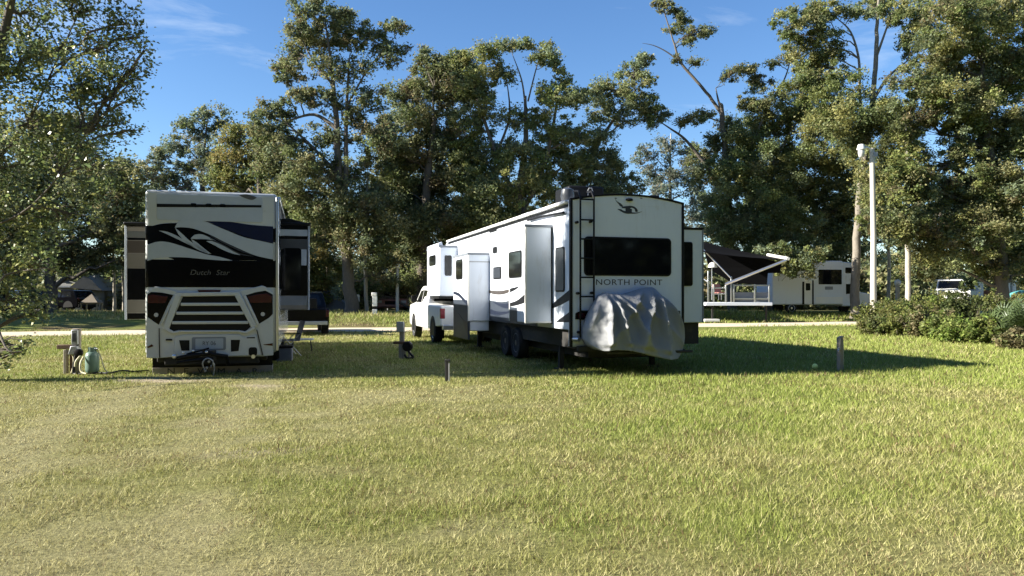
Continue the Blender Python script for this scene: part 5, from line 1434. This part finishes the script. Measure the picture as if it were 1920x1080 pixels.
def gazebo(px, Y, label, wpx, top, eave):
    b = P(px, 0, Y); z0 = gz(b.x, Y); k = Y / F; w = wpx * k / 2
    h = lambda py: EYE + (555 - py) / F * Y - z0
    t = thing('gazebo', label, 'gazebo', (b.x, Y, z0), R(10))
    m = MB(); e, p = h(eave), h(top)
    m.add([(-w, -w, e), (w, -w, e), (w, w, e), (-w, w, e), (0, 0, p), (-w, -w, e - .12), (w, -w, e - .12), (w, w, e - .12), (-w, w, e - .12)],
          [(0, 1, 4), (1, 2, 4), (2, 3, 4), (3, 0, 4), (0, 5, 6, 1), (1, 6, 7, 2), (2, 7, 8, 3), (3, 8, 5, 0), (5, 8, 7, 6)])
    m.build('canopy', M['roof_tan'], t)
    for sx in (-1, 1):
        for sy in (-1, 1): MB().box(sx*w*.9 - .04, sx*w*.9 + .04, sy*w*.9 - .04, sy*w*.9 + .04, 0, e - .1).build('leg', M['grey_steel'], t)
gazebo(172, 52, 'small tan canopy on thin legs before the grey house', 30, 551, 567)
def grey_trailer():
    Y = 56; b = P(622, 0, Y); z0 = gz(b.x, Y)
    t = thing('tarp_heap', 'grey tarp thrown over a sloped load in the shade', 'tarp', (b.x, Y, z0), 0)
    m = MB(); n = 9
    ps = [(-1.3, .0), (-1.1, .9), (-.7, 1.5), (0, 1.62), (.5, 1.2), (1.1, .7), (1.5, .0)]
    m.prism(ps, lambda a, c, q: (a, q, c), -.8, .8)
    m.build('tarp', M['tarp_grey'], t, bevel=.12)
    MB().box(-1.2, 1.2, -.7, .7, 0, .12).build('pallet', M['wood_grey'], t)
grey_trailer()
def entrance_wall():
    Y = 56; b = P(1865, 0, Y); z0 = gz(b.x, Y); k = Y / F
    x = lambda px: (px - 1865) * k
    h = lambda py: EYE + (555 - py) / F * Y - z0
    t = thing('fence', 'low brown board fence between square white posts at far right', 'fence', (b.x, Y, z0), 0)
    for a, c, top in ((1830, 1841, 531), (1881, 1891, 529), (1895, 1902, 529)):
        q = MB().box(x(a), x(c), -.2, .2, 0, h(top)).build('post', M['tin_white'], t, bevel=.02)
        MB().box(x(a) - .04, x(c) + .04, -.24, .24, h(top), h(top) + .08).build('post_cap', M['tin_white'], q, bevel=.02)
    n = 7; w0, w1 = x(1842), x(1880)
    for i in range(n):
        a = w0 + (w1 - w0) * i / n
        MB().box(a + .01, a + (w1 - w0) / n - .01, -.02, .03, .05, h(545) + .05 * math.sin(i * 2.1)).build('board', M['brick_brown'], t, bevel=.008)
    MB().box(w0, w1, .03, .08, h(552), h(550)).build('rail', M['brick_brown'], t)
    b = P(1922, 0, 50); z0 = gz(b.x, 50)
    t = thing('teal_dinghy', 'teal upturned hull at the far right edge', 'boat', (b.x, 50, z0), R(15))
    MB().ball((0, 0, 1.15), (.8, 1.6, .85), 18, 10).build('hull', M['teal'], t, smooth=60)
    for yy in (-.9, .9): MB().box(-.55, .55, yy - .06, yy + .06, 0, .7).build('trestle', M['wood_grey'], t)
entrance_wall()
for i, (px, Y, w, lab) in enumerate([(1814, 54, .8, 'small white box behind the white car')]):
    p = P(px + 6, 0, Y); z0 = gz(p.x, Y)
    t = thing('cabinet', lab, 'cabinet', (p.x, Y, z0), 0)
    MB().box(-.3, .3, -.25, .25, .1, 1.9).build('body', M['grey_paint'], t, bevel=.03); MB().box(-.26, .26, -.27, -.25, .2, 1.8).build('door', M['tin_white'], t, bevel=.02)

# ================================================================ hook-up posts and small things on the lawn
def left_hookup():
    Y = 15.3; p = P(143, 0, Y); z0 = gz(p.x, Y)
    k = Y / F
    x = lambda px: (px - 143) * k
    h = lambda py: EYE + (555 - py) / F * Y - z0
    t = thing('hookup_post', 'grey power pedestal with weathered timber posts beside the green tank', 'utility post', (p.x, Y, z0), R(6))
    MB().box(x(137), x(150), -.03, .06, -.1, h(616)).build('post', M['wood_grey'], t, bevel=.01)
    b = MB().box(x(138), x(149), -.10, -.03, h(646), h(618)).build('power_box', M['grey_steel'], t, bevel=.012)
    MB().box(x(140), x(147), -.112, -.10, h(640), h(624)).build('box_door', M['dark_grey_paint'], b, bevel=.005)
    m = MB().prism([(x(133), h(664)), (x(153), h(664)), (x(149), h(648)), (x(138), h(648))], lambda a, c, q: (a, q, c), -.13, .04); m.build('meter_hood', M['grey_steel'], t, bevel=.012)
    MB().lathe([(.05, -.16), (.08, -.15), (.08, -.08)], c=(x(152), 0, h(661)), axis='y', n=14).build('socket_cover', M['black_plastic'], t, smooth=40)
    MB().box(x(122), x(128.5), -.06, .04, -.08, h(655)).build('timber_post', M['wood_grey'], t, bevel=.012)
    MB().box(x(129), x(133), .04, .12, -.08, h(656)).build('timber_post', M['wood_brown'], t, bevel=.012)
    MB().box(x(110), x(139), -.05, .05, h(654), h(646)).build('cross_board', M['wood_brown'], t, bevel=.012)
    MB().tube([tuple(q) for q in spline([(x(136), -.05, h(663)), (x(142), -.09, h(668)), (x(142.5), -.09, h(684)), (x(138), -.08, h(699))], 5)], .022, 7).build('water_pipe', M['hose_yellow'], t, smooth=60)
    MB().tube([tuple(q) for q in spline([(x(147), -.1, h(660)), (x(144), -.14, h(690)), (x(146), -.16, .02), (x(152), -.2, .03)], 5)], .028, 7).build('power_cord', M['black_plastic'], t, smooth=60)
    MB().tube([tuple(q) for q in spline([(x(152), -.1, h(662)), (x(156), -.14, h(666)), (x(150), -.18, h(676)), (x(149), -.2, h(686))], 5)], .02, 7).build('power_cord', M['hose_yellow'], t, smooth=60)
left_hookup()
def green_tank():
    Y = 15.2; p = P(173, 0, Y); z0 = gz(p.x, Y); k = Y / F; r = 12.0 * k
    h = lambda py: EYE + (555 - py) / F * Y - z0
    t = thing('gas_cylinder', 'pale green gas cylinder standing on the lawn left of the motorhome', 'gas cylinder', (p.x, Y, z0), 0)
    H = h(659)
    MB().lathe([(r*.72, .03), (r*.95, .06), (r, .11), (r, H - .09), (r*.88, H - .03), (r*.5, H), (.03, H + .005)], n=28).build('tank', M['green_tank'], t, smooth=50)
    MB().lathe([(r*.78, 0), (r*.8, .05)], n=24).build('foot_ring', M['green_tank'], t)
    m = MB()
    for a0 in (.4, 2.4, 4.4):
        pts = [(r*.6*math.cos(a0 + d), r*.6*math.sin(a0 + d)) for d in np.linspace(0, 1.4, 7)]
        m.prism(pts + [(q[0]*.88, q[1]*.88) for q in pts[::-1]], lambda a, c, q: (a, c, q), H - .01, H + .085)
    m.build('collar', M['green_tank'], t)
    MB().tube([(0, 0, H), (0, 0, H + .06)], .022, 8).tube([(0, 0, H + .055), (.12, -.03, H + .055)], .016, 7).build('valve', M['grey_steel'], t)
    # lines on the grass
    def line(name, label, pts, r, mt):
        q = spline([(x, y, gz(x, y) + r * .9 + dz) for x, y, dz in pts], 6)
        o = MB().tube([tuple(v) for v in q], r, 7).build(name, M[mt], None, smooth=60); tag(o, label, 'hose')
    X = lambda px, y: P(px, 0, y).x
    line('gas_hose', 'pale thin gas hose curving from the green cylinder to the lawn', [(p.x + .12, Y - .03, H + .05), (X(189, 15.2), 15.2, .34), (X(196, 15.15), 15.15, .10), (X(205, 15.1), 15.1, .015)], .012, 'hose_yellow')
    line('water_hose', 'dark hose lying across the lawn from the timber posts to the motorhome', [(X(148, 15.1), 15.1, .01), (X(160, 14.95), 14.95, .02), (X(185, 15.1), 15.1, .02), (X(205, 15.0), 15.0, .03), (X(228, 15.4), 15.4, .03), (X(250, 15.3), 15.3, .02), (X(278, 15.6), 15.6, .02)], .017, 'black_plastic')
    line('sewer_hose', 'pale hose arching from the pedestal down beside the green cylinder', [(X(157, 15.1), 15.1, .35), (X(151, 15.0), 15.0, .22), (X(152, 14.95), 14.95, .06), (X(162, 14.9), 14.9, .02)], .020, 'hose_yellow')
green_tank()
def middle_hookup():
    Y = 19.2; p = P(755, 0, Y); z0 = gz(p.x, Y); k = Y / F
    x = lambda px: (px - 755) * k
    h = lambda py: EYE + (555 - py) / F * Y - z0
    t = thing('hookup_post', 'grey power pedestal on a timber frame between the two campers', 'utility post', (p.x, Y, z0), R(-4))
    MB().box(x(749), x(758), -.03, .07, -.1, h(606)).build('post', M['wood_grey'], t, bevel=.01)
    MB().box(x(745), x(759), -.13, -.03, h(622), h(603)).build('power_box', M['grey_steel'], t, bevel=.015)
    MB().box(x(738), x(770), -.06, .05, h(645), h(640)).build('cross_board', M['wood_brown'], t, bevel=.01)
    for a, c in ((748, 753), (757, 761), (766, 770)): MB().box(x(a), x(c), -.05, .04, -.1, h(645)).build('timber_post', M['wood_grey'], t, bevel=.01)
    MB().lathe([(.10, -.09), (.13, -.06), (.13, .04)], c=(x(766), -.08, h(649)), axis='y', n=16).build('hose_reel', M['black_plastic'], t, smooth=40)
    MB().tube([tuple(q) for q in spline([(x(764), -.12, h(652)), (x(772), -.16, h(662)), (x(778), -.2, .05), (x(768), -.25, .03), (x(762), -.2, h(664))], 5)], .03, 7).build('power_cord', M['black_plastic'], t, smooth=60)
middle_hookup()
def marker_stake():
    Y = 13.85; p = P(839, 0, Y); z0 = gz(p.x, Y); k = Y / F
    h = lambda py: EYE + (555 - py) / F * Y - z0
    t = thing('marker_stake', 'thin dark stake with a pale edge on the lawn before the trailer', 'stake', (p.x, Y, z0), 0)
    MB().box(-.045, .018, -.02, .02, -.1, h(676)).build('bar', M['chassis'], t, bevel=.004)
    MB().tube([(.034, -.012, -.05), (.034, -.012, h(681))], .014, 7).build('pipe', M['grey_steel'], t)
    MB().box(-.05, .05, -.026, .026, h(678), h(674)).build('cap', M['chassis'], t, bevel=.004)
    Y = 16.0; p = P(1575, 0, Y); z0 = gz(p.x, Y); k = Y / F
    h = lambda py: EYE + (555 - py) / F * Y - z0
    t = thing('water_post', 'weathered timber post with a small tap beside the yellow ball', 'post', (p.x, Y, z0), R(25))
    MB().box(-.05, .05, -.05, .05, -.1, h(633)).build('post', M['wood_grey'], t, bevel=.012)
    MB().prism([(-.05, h(633)), (.05, h(633)), (.05, h(633) + .035)], lambda a, c, q: (a, q, c), -.05, .05).build('post_top', M['wood_grey'], t)
    MB().tube([(.075, 0, -.05), (.075, 0, h(642))], .022, 8).tube([(.075, 0, h(642)), (.04, 0, h(640))], .022, 8).build('riser_pipe', M['grey_steel'], t, smooth=50)
    MB().tube([(-.03, -.03, h(655)), (-.12, -.07, h(654)), (-.13, -.07, h(658))], .018, 7).tube([(-.10, -.06, h(654)), (-.10, -.06, h(651))], .028, 8).build('tap', M['grey_steel'], t)
    Y = 16.2; p = P(1528, 0, Y); z0 = gz(p.x, Y)
    o = MB().ball((0, 0, 0), .062, 18, 12).build('ball', M['ball_yellow'], None, smooth=80); o.location = (p.x, Y, z0 + .075)
    tag(o, 'small yellow ball lying in the trailer shadow', 'ball')
marker_stake()
def camp_table():
    Y = 21.5; p = P(566, 0, Y); z0 = gz(p.x, Y)
    t = thing('camp_table', 'low folding table with a pale top right of the motorhome', 'table', (p.x, Y, z0), R(14))
    MB().box(-.33, .33, -.25, .25, .34, .37).build('tabletop', M['tin_white'], t, bevel=.01)
    for sx in (-1, 1):
        for sy in (-1, 1): MB().tube([(sx*.28, sy*.2, 0), (sx*.24, sy*.17, .34)], .016, 6).build('leg', M['chassis'], t)
    Y = 20.4; p = P(541, 0, Y); z0 = gz(p.x, Y)
    t = thing('camp_chair', 'dark folding camp chair against the right side of the motorhome', 'chair', (p.x, Y, z0), R(-60))
    MB().box(-.26, .26, -.25, .25, .40, .44).build('seat', M['tarp_grey'], t, bevel=.015)
    MB().prism([(-.26, .44), (.26, .44), (.25, .95), (-.25, .95)], lambda a, c, q: (a, .22 + q + (c - .44) * .3, c), 0, .03).build('backrest', M['tarp_grey'], t, bevel=.01)
    for sx in (-1, 1):
        MB().tube([(sx*.27, -.28, 0), (sx*.27, .25, .62)], .014, 6).build('leg', M['grey_steel'], t)
        MB().tube([(sx*.27, .28, 0), (sx*.27, -.25, .60)], .014, 6).build('leg', M['grey_steel'], t)
        MB().box(sx*.28 - .03, sx*.28 + .03, -.25, .25, .60, .62).build('armrest', M['black_plastic'], t, bevel=.006)
    Y = 18.6; p = P(533, 0, Y); z0 = gz(p.x, Y)
    t = thing('storage_tote', 'grey storage tote beside the motorhome rear wheel', 'box', (p.x, Y, z0), R(14))
    MB().box(-.2, .2, -.3, .3, 0, .34).build('bin', M['tarp_grey'], t, bevel=.03); MB().box(-.22, .22, -.32, .32, .34, .39).build('lid', M['black_plastic'], t, bevel=.012)
camp_table()

# ================================================================ roadside thicket on the right
def shrub(label, px, py_base, w_px, top_py, pal, seed, dens=1.0, size=.10, group='shrubs of the roadside thicket'):
    Y = min(1400 * 1.6 / (py_base - 555), 60)
    for _ in range(4):
        x = P(px, 0, Y).x; Y = (EYE - gz(x, Y)) * F / (py_base - 555)
    rng = np.random.default_rng(seed)
    z0 = gz(P(px, 0, Y).x, Y); x0 = P(px, 0, Y).x; k = Y / F
    H = (EYE + (555 - top_py) * k - z0) * 1.2; w = w_px * k / 2 * 1.3
    t = thing('shrub', label, 'shrub', (x0, Y, z0), 0, group)
    st = MB(); C_, R_, N_ = [], [], []
    ns = int(22 + w * 20)
    for i in range(ns):
        a = rng.uniform(0, 2*math.pi); q = rng.random() ** .6
        x, y = math.cos(a) * q * w, math.sin(a) * q * w * .8
        hh = H * (1 - .5 * q ** 2.4) * rng.uniform(.62, 1.05)
        pts = bent((x * .35, y * .35, 0), (x, y, hh), 5, .02, rng, .10)
        st.tube(pts, [.014, .012, .010, .007, .004], 3, caps=False)
        for j in range(4):
            C_.append(pts[min(4, 1 + j)] + rng.normal(size=3) * .07); R_.append(rng.uniform(.10, .22)); N_.append(int(rng.uniform(32, 60) * dens))
    v, c = leaf_cloud(np.array(C_), np.array(R_), np.array(N_), size, pal, rng, flat=.9, up=.5, tri=False)
    keep = v.reshape(-1, 4, 3)[:, :, 2].min(1) > .01
    v = v.reshape(-1, 4, 3)[keep].reshape(-1, 3); c = c.reshape(-1, 4, 3)[keep].reshape(-1, 3)
    kind(st.build('stems', M['twig'], t), 'stuff')
    fast_mesh('foliage', v, np.arange(len(v), dtype=np.int32).reshape(-1, 4), c, M['leaf'], t)
    return t
SHR = [(0.128, 0.15, 0.037), (0.165, 0.18, 0.051), (0.098, 0.128, 0.037), (0.195, 0.188, 0.068)]
SHB = [(.17, .145, .075), (.15, .15, .07), (.13, .15, .055), (.20, .17, .085)]
SHD = [(0.068, 0.093, 0.031), (0.083, 0.105, 0.034), (0.105, 0.12, 0.043)]
SHL = [(0.18, 0.24, 0.051), (0.15, 0.21, 0.048), (0.225, 0.255, 0.076)]
for a in [('low leafy shrub touching the foot of the tall light pole', 1652, 617, 80, 572, SHR, 1),
          ('broad green shrub in front of the slim sunlit grey trunk', 1706, 620, 95, 566, SHR, 2),
          ('green shrub directly below the white car', 1762, 624, 90, 560, SHR + SHL, 3),
          ('dry brownish shrub near the middle of the thicket front', 1740, 634, 80, 590, SHB, 4),
          ('dark tall shrub just right of the white car', 1812, 630, 85, 553, SHD, 5),
          ('green shrub below the brown board fence', 1862, 628, 80, 558, SHR, 6),
          ('bright light green low weed clump at the thicket foot', 1793, 643, 60, 610, SHL, 7),
          ('dark shrub at the right picture edge under the teal hull', 1915, 640, 70, 565, SHD + SHR, 8),
          ('sprawling low shrub at the left end of the thicket', 1660, 630, 75, 596, SHB + SHR, 9),
          ('dry pale weed clump in the lower right corner of the thicket', 1905, 655, 50, 625, SHB, 10),
          ('low green shrub between the brown shrub and the palmetto', 1845, 645, 60, 605, SHR + SHL, 12),
          ('leafy shrub between the light pole foot and the dry brownish shrub', 1700, 632, 70, 585, SHR, 16),
          ('tangled shrub behind the palmetto below the white fence posts', 1885, 634, 80, 562, SHR + SHB, 17),
          ('fresh green shrub at the thicket front between dry shrub and light green weeds', 1768, 638, 66, 598, SHR + SHL, 18),
          ('small shrub growing against the far white motorhome', 1462, 592, 50, 545, OLIVE, 13),
          ('leafy sapling before the deck of the far trailer', 1440, 592, 26, 520, PALE, 14),
          ('weedy bush at the foot of the tall forked tree', 1610, 596, 36, 565, SHR, 15)]:
    shrub(*a)
def palmetto():
    Y = 24.5; p = P(1893, 0, Y); z0 = gz(p.x, Y)
    t = thing('palmetto', 'spiky dark palmetto with fan leaves in the thicket at far right', 'palm', (p.x, Y, z0), 0)
    rng = np.random.default_rng(3)
    MB().tube([(0, 0, -.1), (.05, 0, .35)], [.12, .10], 8).build('stem', M['bark'], t)
    pal_m = mat('palmetto_leaf', (.065, .095, .035), .45, var=.3, scale=3)
    bases = []
    for v in range(3):
        m = MB(); n = 17
        for i in range(n):
            a = R(-118 + 236 * i / (n - 1)); Ln = .52 * (1 - .25 * abs(i - n/2) / n) * rng.uniform(.9, 1.1)
            d = Vector((math.sin(a), 0, math.cos(a))); s_ = Vector((math.cos(a), 0, -math.sin(a)))
            o = Vector((0, 0, .75)); k = d * Ln
            mid = o + k * .5 + Vector((0, -.05, 0)); tip = o + k + Vector((0, .10 + .05 * rng.random(), -.06))
            m.add([o, mid + s_ * .022, tip, mid - s_ * .022], [(0, 1, 2, 3)])
        m.tube([(0, .0, 0), (0, -.03, .4), (0, 0, .76)], [.014, .012, .008], 5)
        bases.append(m.build('frond', pal_m, t))
    fr_ = bases + [b.copy() for b in bases * 6]
    for i, o in enumerate(fr_):
        if i >= 3: COL.objects.link(o); o.parent = t
        o.location = (rng.uniform(-.1, .1), rng.uniform(-.1, .1), rng.uniform(.1, .35))
        o.rotation_euler = (rng.uniform(-.2, 1.15), rng.uniform(-.3, .3), i * 2.4 + rng.uniform(-.3, .3)); s = rng.uniform(.75, 1.2); o.scale = (s, s, s)
palmetto()
